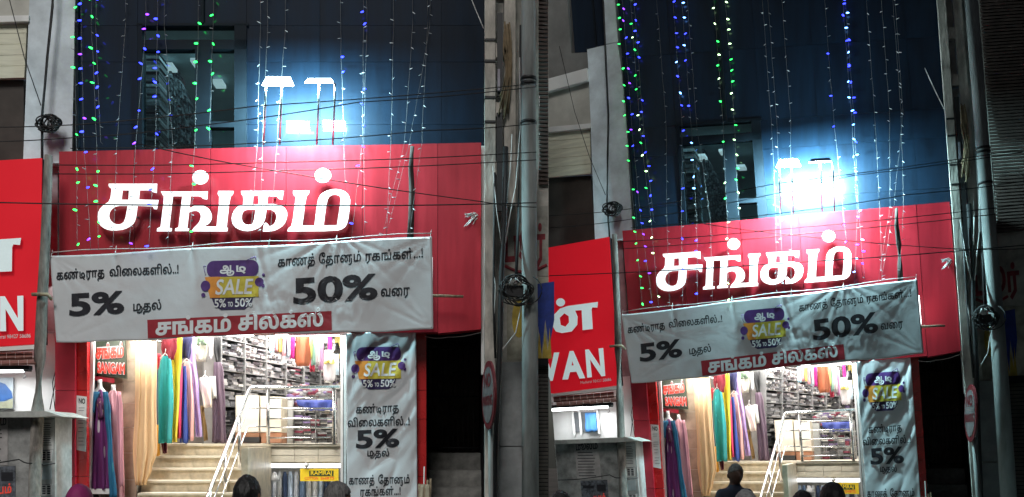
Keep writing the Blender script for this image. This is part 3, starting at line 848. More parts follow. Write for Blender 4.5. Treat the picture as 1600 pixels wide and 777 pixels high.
# ------------------------------------------------------------------ inside the shop
def build_interior(S):
    who = S.where; left = S.side == 'left'; sd = S.side
    def st(name, r, off, dep, m): bm = NB(); S.box(bm, *r, off, dep); return struct(obj(name, bm, m))
    floor_z = CAMZ-.045
    # shell
    st('shop_floor', (150, 693.5, 560, 697), 1.22, 8, M_CREAM)
    st('shop_ceiling', (60, 443, 600, 437), .55, 9, M_CEIL)
    st('back_wall', (150, 400, 700, 760), 8.2, .1, M_WHITE)
    st('left_wall', (136, 443, 143, YB), .35, 9, M_BTILE)
    st('right_wall', (566, 443, 572, YB), .5, 9, M_WHITE)
    # tiled jamb behind the dressed dummies, tile by tile
    t = thing('tiled_wall', f'beige tiled side wall behind the dressed dummies of the {who}', 'wall')
    ys = [528, 563, 597, 630, 668, 708, 750, 800, 850, YB]
    for k, (y0, y1) in enumerate(zip(ys, ys[1:])):
        for x0, x1 in ((143, 168), (168.3, 191), (191.3, 213)):
            S.bx('tile', x0, y0+.3, x1, y1-.3, .42+rnd.uniform(0, .003), .02, M_BTILE if y0 < 620 else mat('tan_tile', (.48, .36, .27), .35, var=.2), t)
    S.bx('backing', 141, 526, 213.5, YB, .445, .06, M_WHITE, t)
    # glazing frame of the little show window
    t = thing('show_window_frame', f'slim white frame round the dressed dummies by the red pillar of the {who}', 'window frame')
    bm = NB(); S.prism(bm, [(133,777+60),(139,777+60),(147,532),(142,532)], .0, .05); obj('upright', bm, M_WHITE, t)
    S.bx('base_plate', 139, 764, 174, 772, .03, .35, M_WHITE, t)
    # name board inside
    t = thing('name_board', f'dark green board with red Tamil and Latin lettering above the dummies of the {who}', 'sign board')
    bq = [(147,535),(195,529),(197,592),(148,585)]
    bm = NB(); S.prism(bm, bq, .30, .05); obj('board', bm, mat('green_board', (.05, .065, .04), .5, var=.3), t)
    rl = mat('red_letter', (.72, .06, .04), .4, emit=.25, var=.05)
    for txt, a, c, sz, bd in (('சங்கம்', (150,560), (193,557), 26, .05), ('SANGAM', (152,582), (195,584), 22, .045)):
        obj('lettering', text_bm(txt, S.F(.29), a, c, sz, bd+.05), M_INKW, t)
        obj('lettering', text_bm(txt, S.F(.278), a, c, sz, bd), rl, t)
    bm = NB(); S.prism(bm, [(146,587),(178,592),(178,599),(146,594)], .31, .02); o = obj('name_plate', bm, M_STRIP)
    tag(o, f'thin maroon plate under the green board of the {who}', 'plate')
    # notice on the pillar
    t = thing('notice', f'narrow white printed notice headed NO on the red pillar of the {who}', 'notice')
    bm = NB(); S.prism(bm, [(119.5,618),(135,620),(134,706),(118.5,703)], -.094, .008); obj('sheet', bm, M_PAPER, t)
    obj('lettering', text_bm('NO', S.F(-.098), (123,630), (133,631), 11, .04), M_INK, t)
    bm = NB(); gi = mat('grey_print', (.25, .25, .25), .8, var=.1)
    for k, (y, w) in enumerate(((637,10),(641,9),(653,11),(657,11),(661,8),(668,9),(674,7),(684,10),(689,8),(695,10))):
        S.box(bm, 122+rnd.uniform(0,1), y, 122+w, y+1.1, -.097, .002)
    stuff(obj('fine_print', bm, gi, t))
    # dressed dummies
    def mannequin(label, cx, top, prof, m, off, extra):
        t = thing('mannequin', label, 'mannequin', f'dressed dummies of the {sd}')
        bm = NB()
        prof2 = [(top, 3.4, .035), (top+6, 3.6, .035), (top+12, 4.2, .04), (top+18, 9.5, .06), (top+24, 11.5, .075), (top+40, 10.5, .08), (top+62, 8.4, .065)]
        rows = []
        for y, hw, dd in prof2:
            rows.append([bm.verts.new(S.P(cx+hw*math.cos(a*math.pi/8), y, off+dd*math.sin(a*math.pi/8))) for a in range(16)])
        for r0, r1 in zip(rows, rows[1:]):
            for i in range(16): bm.faces.new((r0[i], r0[(i+1) % 16], r1[(i+1) % 16], r1[i])).smooth = True
        bm.faces.new(rows[0]); bm.faces.new(rows[-1]); obj('torso', bm, M_WHITE, t)
        S.hang('dress', prof, off, .26, 7, m, t, .35, seed=int(cx))
        S.tb('stand', [(cx, prof[-1][0]-30, off), (cx, YB-40, off)], .014, M_STEEL, t)
        S.bx('stand_base', cx-8, YB-42, cx+8, YB-39, off-.1, .2, M_STEEL, t)
        for nm, pr, mm, oo, th in extra: S.hang(nm, pr, oo, th, 4, mm, t, .4, seed=int(cx)+3)
        return t
    mannequin(f'dummy in purple sequinned dress with blue shawl, beside the {who} red pillar', 156, 593,
        [(609,153,160),(613,148,165),(622,145,170),(652,147,167),(665,145,170),(766,139,174)],
        cloth('purple', (.16, .022, .15), spots=(9, (.62, .55, .58), .17)), .16,
        [('shawl', [(612,160,169),(640,163,173),(700,168,176),(778,171,183)], cloth('peacock', (.012, .14, .27), spots=(14, (.04, .22, .30), .2)), .02, .06),
         ('shawl', [(612,144,156),(632,143,150),(645,144,148)], cloth('peacock', (.01, .10, .20)), .04, .05),
         ('bodice', [(622,146,168),(653,148,166)], cloth('plum_brocade', (.10, .02, .08), spots=(26, (.42, .32, .22), .22)), .145, .27)])
    mannequin(f'dummy in a long pale pink dress next to the purple one in the {who}', 177, 601,
        [(610,173,181),(615,168,186),(628,166,191),(650,170,190),(672,168,193),(790,172,195)],
        cloth('pink', (.82, .42, .47), spots=(16, (.80, .56, .56), .2)), .30,
        [('shawl', [(612,182,189),(640,184,192),(700,186,193),(760,187,194)], cloth('rose', (.78, .36, .42)), .14, .05)])
    # long peach cloth
    o = S.hang('hanging_sari', [(533,212,245),(650,210,245),(705,208,245),(735,209,237),(757,211,229)], .30, .12, 9, cloth('peach', (.82, .55, .30), var=.08), None, .55, 5, 88)
    tag(o, f'long pleated peach cloth hanging beside the garment rail of the {who}', 'hanging cloth')
    # garments on the rail
    t = thing('garment_rail', f'steel rail carrying colourful dresses along the left wall of the {who}', 'rail')
    S.tb('pipe', [(243,532,.62),(285,547,1.3),(322,560,2.0)], .016, M_STEEL, t)
    for p in ((250,535,.75),(300,551,1.6)): S.tb('hanger_rod', [p, (p[0], 512, p[2])], .008, M_STEEL, t, 6)
    Gs = [
     ('maroon blouse folded over the near end of the rail', [(528,253,277),(545,252,276),(562,256,272)], .75, 'maroon', (.25,.015,.03), 4),
     ('coral red blouse with one sleeve showing behind the teal dress', [(553,245,251),(562,244,256),(578,245,254)], .86, 'coral', (.66,.05,.09), 3),
     ('slate blue slim dress at the left edge behind the teal dress', [(572,243,250),(690,243,250)], .92, 'slate', (.03,.07,.13), 3),
     ('marigold dress hem hanging lowest on the rail', [(664,243,252),(712,243,250)], .80, 'marigold', (.78,.36,.02), 4),
     ('dark maroon hem hanging low below the teal dress', [(678,249,262),(708,254,261)], .84, 'wine', (.13,.012,.03), 4),
     ('teal long tunic with sleeves, the frontmost on the rail', [(556,255,262),(564,250,268),(580,247,270),(640,247,271),(692,247,269)], .66, 'teal', (.008,.27,.27), 4),
     ('mustard yellow patterned tunic just behind the teal one', [(527,268,285),(560,266,284),(600,270,281),(690,265,277)], .98, 'mustard', (.72,.56,.03), 4),
     ('crimson narrow tunic between yellow and blue', [(568,276,285),(590,277,285),(684,275,283)], 1.1, 'crimson', (.50,.02,.10), 3),
     ('navy shawl looped over the rail above the blue dress', [(526,281,301),(545,280,299),(560,283,297)], 1.15, 'navy', (.02,.022,.10), 4),
     ('royal blue plain long dress right of the crimson tunic', [(572,283,291),(600,283,292),(692,281,294)], 1.22, 'royal', (.02,.055,.28), 3),
     ('salmon pink straight dress between blue and lavender', [(564,288,296),(585,287,300),(640,290,303),(688,291,303)], 1.36, 'salmon', (.80,.42,.38), 3),
     ('lilac long dress with purple trim slanting to the right', [(526,295,305),(560,296,306),(610,302,311),(682,305,316)], 1.5, 'lilac', (.46,.34,.66), 4),
     ('olive brown scarf hanging at the far end of the rail', [(634,313,319),(688,318,325)], 1.7, 'olive', (.25,.15,.05), 3),
     ('cream and green cloth hung on the upper rail', [(527,305,325),(545,304,325),(564,307,322)], 1.7, 'cream', (.72,.70,.58), 4),
     ('sage green cloth lying over the cream one', [(526,307,323),(538,307,323)], 1.62, 'sage', (.20,.30,.18), 3),
     ('white striped shirt hanging beside the cream cloth', [(528,324,333),(560,326,333)], 1.74, 'white', (.74,.72,.74), 3),
     ('black shawl hanging in the upper corner of the rail', [(527,332,346),(548,334,345),(566,337,343)], 1.9, 'black', (.02,.02,.022), 3),
     ('ivory folded shirt on a small hanger in mid air', [(590,312,331),(600,312,332),(636,318,331)], 1.55, 'ivory', (.80,.72,.62), 3),
     ('grey checked shirt behind the ivory one', [(588,327,337),(622,330,339)], 1.62, 'check', (.50,.50,.50), 3),
     ('dark plum grey long dress at the end of the rail', [(566,334,346),(580,333,350),(640,332,352),(692,331,354)], 1.75, 'plumgrey', (.13,.085,.12), 6),
    ]
    for w, prof, off, cn, c, fo in Gs:
        sp = (22, tuple(min(.85, v*1.5+.04) for v in c), .16) if cn in ('teal','mustard','lilac','wine','maroon') else None
        o = S.hang('hanging_garment', prof, off, .16, fo, cloth(cn, c, spots=sp), None, .85, seed=len(w), nu=40)
        tag(o, f'{w}, {who}', 'garment', f'garments on the rail of the {sd}')
    o = S.bx('dark_backing', 236, 515, 342, 693, 2.1, .03, mat('dark_backing_sheet', (.10, .09, .085), .6, var=.3)); tag(o, f'added dark backing behind the garment rail of the {who}', 'dark_backing')  # sheet added to darken the gaps between the garments
    # hangers and little white shoulders
    for x, y, o_ in ((258,552,.66),(292,560,1.36),(320,586,1.55)):
        bm = NB(); tube(bm, [S.P(x-8, y+8, o_), S.P(x, y, o_), S.P(x+8, y+8, o_)], .008, 6); tube(bm, [S.P(x, y, o_), S.P(x+1, y-7, o_)], .005, 6)
        tag(obj('hanger', bm, M_WHITE), f'white hanger holding the {"teal tunic" if x < 270 else "salmon dress" if x < 300 else "ivory shirt"} in the {who}', 'hanger', f'hangers of the {sd}')
    # shelf wall running back into the shop
    pn, pf = S.P(344, 690, 1.9), S.P(585, 690, 8.0)
    dirv = Vector((pf.x-pn.x, pf.y-pn.y, 0)); Ltot = dirv.length; dirv.normalize(); nrm = Vector((dirv.y, -dirv.x, 0))
    z0 = S.P(344, 694, 1.9).z
    pal = [mat('pack_'+n, c, r, var=.25, scale=25, spec=.6) for n, c, r in (('white',(.58,.56,.53),.35),('silver',(.33,.32,.32),.3),('grey',(.20,.20,.21),.35),('charcoal',(.06,.06,.065),.35),('black',(.018,.018,.02),.3),('maroon',(.22,.03,.06),.4),('tan',(.45,.33,.22),.5),('violet',(.20,.14,.30),.4))]
    NBAY = 9; bay = Ltot/NBAY
    for k in range(NBAY):
        t = thing('cloth_shelf', f'{("first","second","third","fourth","fifth","sixth","seventh","eighth","ninth")[k]} shelf bay from the street, filled with folded packed cloth, {who}', 'shelf', f'shelf bays along the wall of the {sd}')
        a0 = pn+dirv*(k*bay); 
        def wb(bm, s0, s1, d0, d1, za, zb, mi=0):
            q = lambda s_, d_, z_: Vector((a0.x+dirv.x*s_+nrm.x*d_, a0.y+dirv.y*s_+nrm.y*d_, z0+z_))
            return hull8(bm, [q(s0,d1,za),q(s1,d1,za),q(s1,d1,zb),q(s0,d1,zb)], [q(s0,d0,za),q(s1,d0,za),q(s1,d0,zb),q(s0,d0,zb)], mi)
        bm = NB(); wb(bm, 0, bay-.004, -.30, -.27, 0, 2.4); obj('back_panel', bm, mat('shelf_back', (.10, .10, .10), .7), t)
        bm = NB(); wb(bm, .0, .022, -.268, .02, 0, 2.4); obj('upright', bm, mat('shelf_grey', (.22, .22, .22), .5), t)
        levels = [0.02]
        while levels[-1] < 2.1: levels.append(levels[-1]+(.27 if levels[-1] < 1.1 else .235))
        bmp = NB()
        for j, z in enumerate(levels):
            bm = NB(); wb(bm, .024, bay-.006, -.268, .015, z, z+.010); obj('shelf_board', bm, mat('shelf_grey', (.22, .22, .22), .5), t)
            s = .026; H = (.27 if z < 1.1 else .235)-.03
            while s < bay-.06:
                w = min(rnd.uniform(.14, .26), bay-.012-s)
                hi = z > 1.25
                zz = z+.016; filled = H*rnd.uniform(.86, 1.0)
                base = rnd.choice((0,1,1,2)) if hi else rnd.choice((1,2,2,3,3,4))
                while zz < z+filled:
                    h = rnd.uniform(.026, .05) if not hi else rnd.uniform(.03, .048)
                    mi = base if rnd.random() < .45 else rnd.choice((0,0,1,2,3,4) if hi else (0,1,1,2,3,3,4,4,5 if k > 2 else 2,7 if k > 3 else 1,6 if k > 4 else 3))
                    dj = rnd.uniform(-.04, .03); sj = rnd.uniform(0, .012)
                    wb(bmp, s+sj, s+w-.012+sj*.3, -.25, dj, zz, zz+h-.004, mi)
                    if hi and rnd.random() < .75: wb(bmp, s+w*.2, s+w*rnd.uniform(.45, .8), -.2, dj+.003, zz+.006, zz+h-.012, rnd.choice((2,3,4,4)))
                    zz += h
                s += w
        stuff(obj('packed_cloth', bmp, pal, t))
    # counters and cupboards behind the railing
    def cab(label, x0, y0, x1, y1, off, dep, split):
        t = thing('cupboard', label+f' of the {who}', 'cupboard', f'cupboards behind the railing of the {sd}')
        S.bx('carcass', x0, y0, x1, y1, off, dep, M_CREAM, t, .006)
        n = len(split)-1
        for a, c in zip(split, split[1:]): S.bx('door', a+.4, y0+1, c-.4, y1-14 if y1 > 680 else y1-1, off-.02, .018, mat('cupboard_white', (.76, .70, .60), .35, var=.05), t, .003)
        S.bx('plinth', x0, y1+.2, x1, 693, off-.015, dep*.9, mat('brown_plinth', (.34, .16, .08), .5, var=.2), t)
    cab('cream cupboard at the head of the stairs', 368, 618, 405, 676, 2.0, .5, (369, 404.5))
    cab('narrow white cupboard beside the railing post', 406.5, 619, 418, 676, 2.02, .5, (407, 417.6))
    cab('white cupboard behind the railing post', 421, 620, 440, 676, 2.04, .5, (421.5, 439.6))
    S.bx('side_table', 440, 626, 462, 693, 2.9, .5, mat('grey_board', (.45, .45, .43), .5)); tag(COL.objects[-1], f'grey side panel right of the white cupboards of the {who}', 'counter')
    for (x0,y0,x1,y1,o_,lab) in ((380,683,405,692,1.8,'low dark carton on the floor by the stair head'),(408,681,438,692,1.85,'brown carton on the floor behind the railing'),(427,590,446,617,4.0,'dark grey monitor standing on the counter')):
        S.bx('carton' if o_ < 3 else 'monitor', x0, y0, x1, y1, o_, .25, mat('carton_brown', (.28,.13,.07), .7) if 'brown' in lab else M_BLK if 'low' in lab else mat('slate_box', (.10,.11,.12), .4), None, .004)
        tag(COL.objects[-1], f'{lab} of the {who}', 'carton' if o_ < 3 else 'monitor')
    # display table with blue cloth and piles
    t = thing('display_rack', f'low rack with piles of patterned cloth behind the railing of the {who}', 'rack')
    for y in (641, 668, 692): S.bx('shelf_board', 458, y, 528, y+1.6, 2.6, .5, M_WHITE, t)
    for x in (458, 493, 527): S.bx('upright', x-.8, 622, x+.8, 693, 2.58, .5, M_DSTEEL, t)
    bm = NB()
    for y in (641, 668, 692):
        x = 460
        while x < 526:
            w = rnd.uniform(8, 15); yy = y
            while yy > y-rnd.uniform(13, 20):
                h = rnd.uniform(2.2, 4)
                for f in S.box(bm, x, yy-h+.3, min(527, x+w-.8), yy, 2.62+rnd.uniform(-.02,.05), .35): f.material_index = rnd.choice((0,1,2,3,3,4,4,5,7))
                yy -= h
            x += w
    stuff(obj('folded_cloth', bm, pal, t))
    o = S.hang('draped_cloth', [(625,462,524),(634,466,522),(641,478,520)], 2.45, .2, 7, cloth('cobalt', (.03,.05,.24)), None, .5, 2)
    tag(o, f'cobalt blue cloth draped on the rack behind the railing of the {who}', 'cloth')
    for i, (y0, x0) in enumerate(((612, 452), (606, 474), (610, 497))):
        bm = NB()
        for q in range(9): blob(bm, S.P(x0+rnd.uniform(0, 20), y0+rnd.uniform(-2, 8), 3.2), (.11, .10, .05), 8, 6, rnd.choice((0,1,2,5,7)))
        stuff(obj('heaped_cloth', bm, pal)); tag(COL.objects[-1], f'heap of loose patterned cloth, {("left","middle","right")[i]} of three on the counter of the {who}', 'cloth heap', f'cloth heaps of the {sd}')
    # garments hung from the ceiling
    cs = [('sky',(.42,.68,.80)),('lemon',(.80,.66,.20)),('blush',(.80,.42,.46)),('ice',(.55,.68,.78)),('magenta',(.66,.04,.30)),('rust',(.35,.10,.04)),('lime',(.62,.66,.20)),('seafoam',(.30,.52,.44)),('pearl',(.74,.70,.70)),('mauve',(.55,.30,.48)),('white',(.74,.72,.74)),('cherry',(.60,.05,.10))]
    xs = [(421,429,551,2.6,0),(428,435,549,2.7,2),(434,441,550,2.75,1),(440,447,555,2.8,2),(446,454,558,2.9,3),(452,461,560,3.0,4),(462,484,571,3.0,5),(481,488,560,3.3,6),(486,493,571,3.4,7),(491,500,571,3.6,8),(497,506,577,3.8,9),(484,492,580,3.5,11),(506,523,594,3.4,10),(520,530,585,4.4,3),(512,519,562,4.8,4),(523,531,560,5.2,1)]
    words = ['pale blue','second pale','yellow','pink','icy blue','magenta','rust brown wide','lime','sea green','pearl','mauve','cherry red small','white frock','dull blue','deep pink','lemon']
    for (x0, x1, yb, o_, ci), w in zip(xs, words):
        yt = 520 if yb < 575 else yb-47
        pr = [(yt, x0+1.5, x1-1.5), (yt+6, x0, x1), (yb-5, x0-(1.5 if x1-x0 > 12 else 0), x1+(1.5 if x1-x0 > 12 else 0)), (yb, x0, x1)]
        o = S.hang('hanging_garment', pr, o_, .18, 4, cloth(cs[ci][0], cs[ci][1]), None, .5, seed=ci+int(x0), nu=24)
        tag(o, f'{w} garment hung high under the ceiling at the back of the {who}', 'garment', f'garments hung from the ceiling of the {sd}')
    o = S.hang('yellow_sash', [(562,507,522),(568,506,523)], 3.26, .22, 3, cloth('lemon', cs[1][1]), None, .3, nu=24); tag(o, f'yellow sash round the white frock under the ceiling of the {who}', 'sash')
    # ceiling lamps
    for k, (x, y, o_) in enumerate(((512,528,4.5),(505,534,6.0),(522,537,7.0),(470,524,3.2),(350,523,2.0),(400,524,2.4),(300,523,1.2))):
        c = S.P(x, 520, o_); c.z = S.P(300, 443, .55).z-.03
        bm = NB(); tube(bm, [c+Vector((0,0,-.03)), c+Vector((0,0,.012))], .11, 16); o = obj('ceiling_lamp', bm, M_TUBE)
        tag(o, f'round lit ceiling lamp {("over the white frock","far back by the lime garment","deepest inside","over the rust brown garment","above the black shawl","over the shelf wall","over the dress rail")[k]}, {who}', 'ceiling lamp', f'ceiling lamps of the {sd}')
    o = S.tb('spot_lamp', [(526,536,2.4),(527,545,2.4),(528,550,2.38)], [.03,.045,.075], M_BLK); tag(o, f'black pendant spot lamp near the glass door of the {who}', 'lamp')
    for x, y, o_, e in ((235, 512, .9, 80), (330, 512, 2.0, 260), (430, 512, 3.6, 240), (480, 516, 6.2, 150)):
        l = bpy.data.lights.new('ceiling_light', 'AREA'); l.size = 1.9; l.energy = e*(1 if left else .95); l.color = (1, .97, .92)
        lo = bpy.data.objects.new('ceiling_light', l); link(lo); q = S.P(x, 520, o_); lo.location = (q.x, q.y, S.P(300, 443, .55).z-.12)
    # tubes under the signboard soffit
    for k, x in enumerate((205, 345, 480)):
        o = S.bx('soffit_lamp', x-50, 521.5, x+50, 524.5, -.02, .05, M_TUBE); tag(o, f'lit tube under the soffit behind the sale banner, {("left","middle","right")[k]} one, {who}', 'tube light', f'soffit tubes of the {sd}')
        l = bpy.data.lights.new('soffit_light', 'AREA'); l.shape = 'RECTANGLE'; l.size = .85; l.size_y = .06; l.energy = 15 if k == 0 else 28; l.color = (1, .98, .94)
        lo = bpy.data.objects.new('soffit_light', l); link(lo, o); WL[lo.name] = S.P(x, 526, -.02)
        lo.rotation_euler = (S.d*.75+Vector((0, 0, -1))).to_track_quat('-Z', 'Y').to_euler()
    # stairs, step by step: tread slab and riser
    for k in range(9):
        y = 694+k*18.6+.15*k*k; off = 1.22-.28*k
        xl, xr = 236-5.2*k, 387-2.5*k if k < 5 else 377-.5*k
        bm = NB(); S.box(bm, xl, y+3.2, xr, y+22, off+.03, .3)
        rs = struct(obj('stair_riser', bm, M_RISER))
        bm = NB(); S.box(bm, xl-.5, y, xr+.5, y+3.2, off-.01, .36); bev(bm, .006); tr = struct(obj('stair_tread', bm, M_CREAM))
    # landing edge and the lower counter under it
    t = thing('landing_wall', f'cream tiled edge of the raised floor below the railing of the {who}', 'wall')
    xs = [386, 423, 460, 497, 533]
    for a, c in zip(xs, xs[1:]): S.bx('tile', a+.3, 698, c-.3, 711.5, 1.24, .04, M_CREAM, t, .004); S.bx('tile', a+.3, 712, c-.3, 722, 1.245, .04, M_CREAM, t, .004)
    S.bx('coping', 385, 693.5, 534, 697.6, 1.20, .1, M_CREAM, t, .006)
    S.bx('core', 386, 697.8, 533, 723, 1.29, .1, M_RISER, t)
    S.bx('side_cheek', 377, 700, 387, YB, -.3, 1.5, M_RISER, t)
    o = S.bx('tube_lamp', 404, 724.5, 532, 731, 1.30, .05, M_TUBE3); tag(o, f'long lit tube under the landing above the shirts of the {who}', 'tube light')
    bm = NB(); S.box(bm, 380, 720, 545, YB, 2.3, .1); struct(obj('lower_wall', bm, M_WHITE))
    stripes = [('white',(.72,.73,.75)),('pale_blue',(.50,.60,.72)),('steel_blue',(.16,.24,.36)),('off_white',(.66,.66,.64)),('navy_stripe',(.05,.08,.16))]
    x = 398
    for k in range(14):
        w = rnd.uniform(7.5, 10.5); cn, c = stripes[(0,1,2,0,3,4,1,0,2,3,0,1,4,0)[k]]
        o = S.hang('hanging_shirt', [(737,x+2,x+w-2),(742,x,x+w),(840,x-.5,x+w+.5)], 1.55+.01*k, .22, 3, cloth('shirt_'+cn, c, stretch=(26, 26, .2), var=.35, scale=2), None, .4, seed=k, nu=24)
        tag(o, f'{("first","second","third","fourth","fifth","sixth","seventh","eighth","ninth","tenth","eleventh","twelfth","thirteenth","last")[k]} from the left of the shirts hanging under the landing of the {who}', 'shirt', f'shirts under the landing of the {sd}'); x += w+.4
    t = thing('brand_board', f'yellow board with a dark name panel hanging under the landing of the {who}', 'sign board')
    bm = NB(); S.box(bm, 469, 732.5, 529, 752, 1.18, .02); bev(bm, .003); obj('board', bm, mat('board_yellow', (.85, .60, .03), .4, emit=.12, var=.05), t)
    S.bx('name_panel', 483, 735.5, 521, 744, 1.174, .005, mat('board_green', (.02, .06, .03), .5), t)
    obj('lettering', text_bm('RAMRAJ', S.F(1.171), (485.5,742.3), (518.5,742.3), 9.2, .02), mat('board_yellow', (.85, .60, .03)), t)
    obj('lettering', text_bm('COTTON', S.F(1.175), (476,749.6), (497,749.6), 6, .01), rl, t); obj('lettering', text_bm('SHIRTS', S.F(1.175), (501,749.6), (522,749.6), 6, .01), rl, t)
    o = S.tb('camera_dome', [(479,726,1.15),(479,730,1.13)], [.05,.02], M_WHITE); tag(o, f'small white dome camera under the landing of the {who}', 'camera')
    o = S.tb('bell_lamp', [(429,738,1.2),(429,746,1.2),(429,752,1.2)], [.02,.06,.085], mat('lamp_grey', (.5,.5,.5), .4)); tag(o, f'grey bell shaped lamp over the hanging shirts of the {who}', 'lamp')
    # steel railing
    t = thing('steel_railing', f'stainless steel stair railing and landing guard inside the {who}', 'railing')
    oo = 1.12
    def rail(nm, pts, r): S.tb(nm, pts, r, M_STEEL, t, 10)
    rail('handrail', [(531,604.5,oo),(393,606,oo),(389,610,oo-.02),(324,777,-.15),(312,810,-.42)], .027)
    for y in (622.5, 638.5, 654.5, 668.5, 684.5): rail('cross_rail', [(419,y,oo),(522,y-.3,oo)], .011)
    for y, y2 in ((638,1),(667,2)): rail('cross_rail', [(419,y,oo),(387,y,oo),(387-40,y+108,.1),(325,y+166,-.36)], .012)
    for x in (419, 522): rail('post', [(x,606,oo),(x,694,oo)], .026)
    for x, y0, y1, o_ in ((374,652,737,.72),(352,706,783,.32),(328,766,846,-.12)): rail('post', [(x,y0,o_),(x,y1,o_)], .024)
    # glass door edge
    t = thing('glass_door', f'tall glass door leaf edge with white steel stile between shop and banner of the {who}', 'door')
    S.bx('stile', 532, 522, 536, YB, .25, .05, M_WHITE, t); S.bx('stile', 537, 522, 541, YB, .22, .03, mat('pale_cyan_steel', (.55, .70, .72), .3), t)
    S.bx('pane', 536, 524, 537, YB, .24, .9, M_GLASS, t)

# ------------------------------------------------------------------ things on and in front of the signboard
def build_front(S):
    who = S.where; sd = S.side; left = sd == 'left'
    bm = NB(); pts = [(641,372,-.55),(642.5,340,-.55),(643.5,300,-.55),(642,262,-.55),(644,229,-.55)]
    tube(bm, [S.P(*p) for p in pts], [.042,.038,.036,.032,.026], 8); o = obj('tree_pole', bm, M_DWOOD); tag(o, f'dark crooked tree pole standing behind the banner before the red board of the {who}', 'pole')
    bm = NB(); tube(bm, [S.P(671,462,-.56), S.P(724,463.5,-.56)], [.02,.016], 8); o = obj('stick', bm, M_STICK); tag(o, f'split wood stick poking out past the right end of the banner of the {who}', 'stick')
    t = thing('tube_light', f'upright tube light half hidden by the right end of the banner of the {who}', 'tube light')
    S.tb('tube', [(672.5,402,-.50),(672.5,458,-.50)], .028, M_TUBE2 if left else M_TUBE, t); S.bx('batten', 671, 399, 675.5, 461, -.46, .05, M_WHITE, t)
    rg = random.Random(5); bm = NB()
    for k in range(16):
        x, y = 752, 342; p = [S.P(x, y, -.2)]
        dx = -rg.uniform(10, 27); dy = rg.uniform(-8, 16)
        for q in (.35, .7, 1): p.append(S.P(x+dx*q, y+dy*q*q-5*math.sin(q*3)+rg.uniform(-1,1), -.25-.1*q))
        tube(bm, p, .006, 4)
    tag(stuff(obj('frayed_plastic', bm, M_WWIRE)), f'frayed white plastic strands at the right edge of the red board of the {who}', 'plastic strands')
    t = thing('stick_bundle', f'bundle of thin sticks wrapped in cloth standing at the right pillar of the {who}', 'bundle')
    for k, (x0, x1, yt) in enumerate(((660,663,729),(664,668,750),(668,673,748),(657,655,756),(671,671,757))): S.tb('stick', [(x0+4,YB,-.5),((x0+x1)/2,800,-.5),(x1,yt,-.5)], .014 if k else .009, M_STICK if k else M_WHITE, t, 6)
    S.hang('wrapping', [(757,655,672),(775,653,674),(840,655,674)], -.5, .16, 5, cloth('sack', (.36,.29,.2), bump=.5), t, .6)
    xe = 838 if left else 905; x0 = -70 if left else -60
    g = f'overhead wires strung past the {sd} shopfront'
    W = [([(x0,198,-1.6),(120,195,-1.6),(400,166,-1.6),(xe,131,-.9)], 'thin wire rising across the lit upstairs window'),
         ([(x0,222,-1.5),(120,215,-1.5),(300,198,-1.5),(560,160,-1.5),(xe,136,-.9)], 'steeper wire passing just under the floodlights'),
         ([(110,232,-1.4),(400,224,-1.4),(668,204,-1.4),(xe,193,-.9)], 'wire running along just above the red board'),
         ([(86,258,-1.4),(430,254,-1.4),(xe,238,-.9)], 'upper wire across the top of the red board'),
         ([(86,272,-1.3),(430,267,-1.3),(xe,250,-.9)], 'second wire across the top of the red board'),
         ([(x0,315,-1.8),(430,321,-1.8),(xe,317,-.9)], 'dark wire crossing straight over the sign letters'),
         ([(212,224,-1.35),(430,267,-1.35),(751,315,-1.2),(xe,324,-.9)], 'slanting wire falling to the right over the red board')]
    for p, lab in W: wire_thing(S, p, f'{lab} of the {who}', g, .0075 if 'dark' in lab else .006)
    wire_thing(S, [(722,-40,-.4),(756,45,-.6)], f'short wire slanting onto the twin pole, top right of the {who}', g, .006, M_WWIRE)
    wire_thing(S, [(665,526,-.1),(700,527,-.1),(752,519,-.2)], f'pale cord sagging across the dark stairwell of the {who}', g, .006, M_WWIRE)

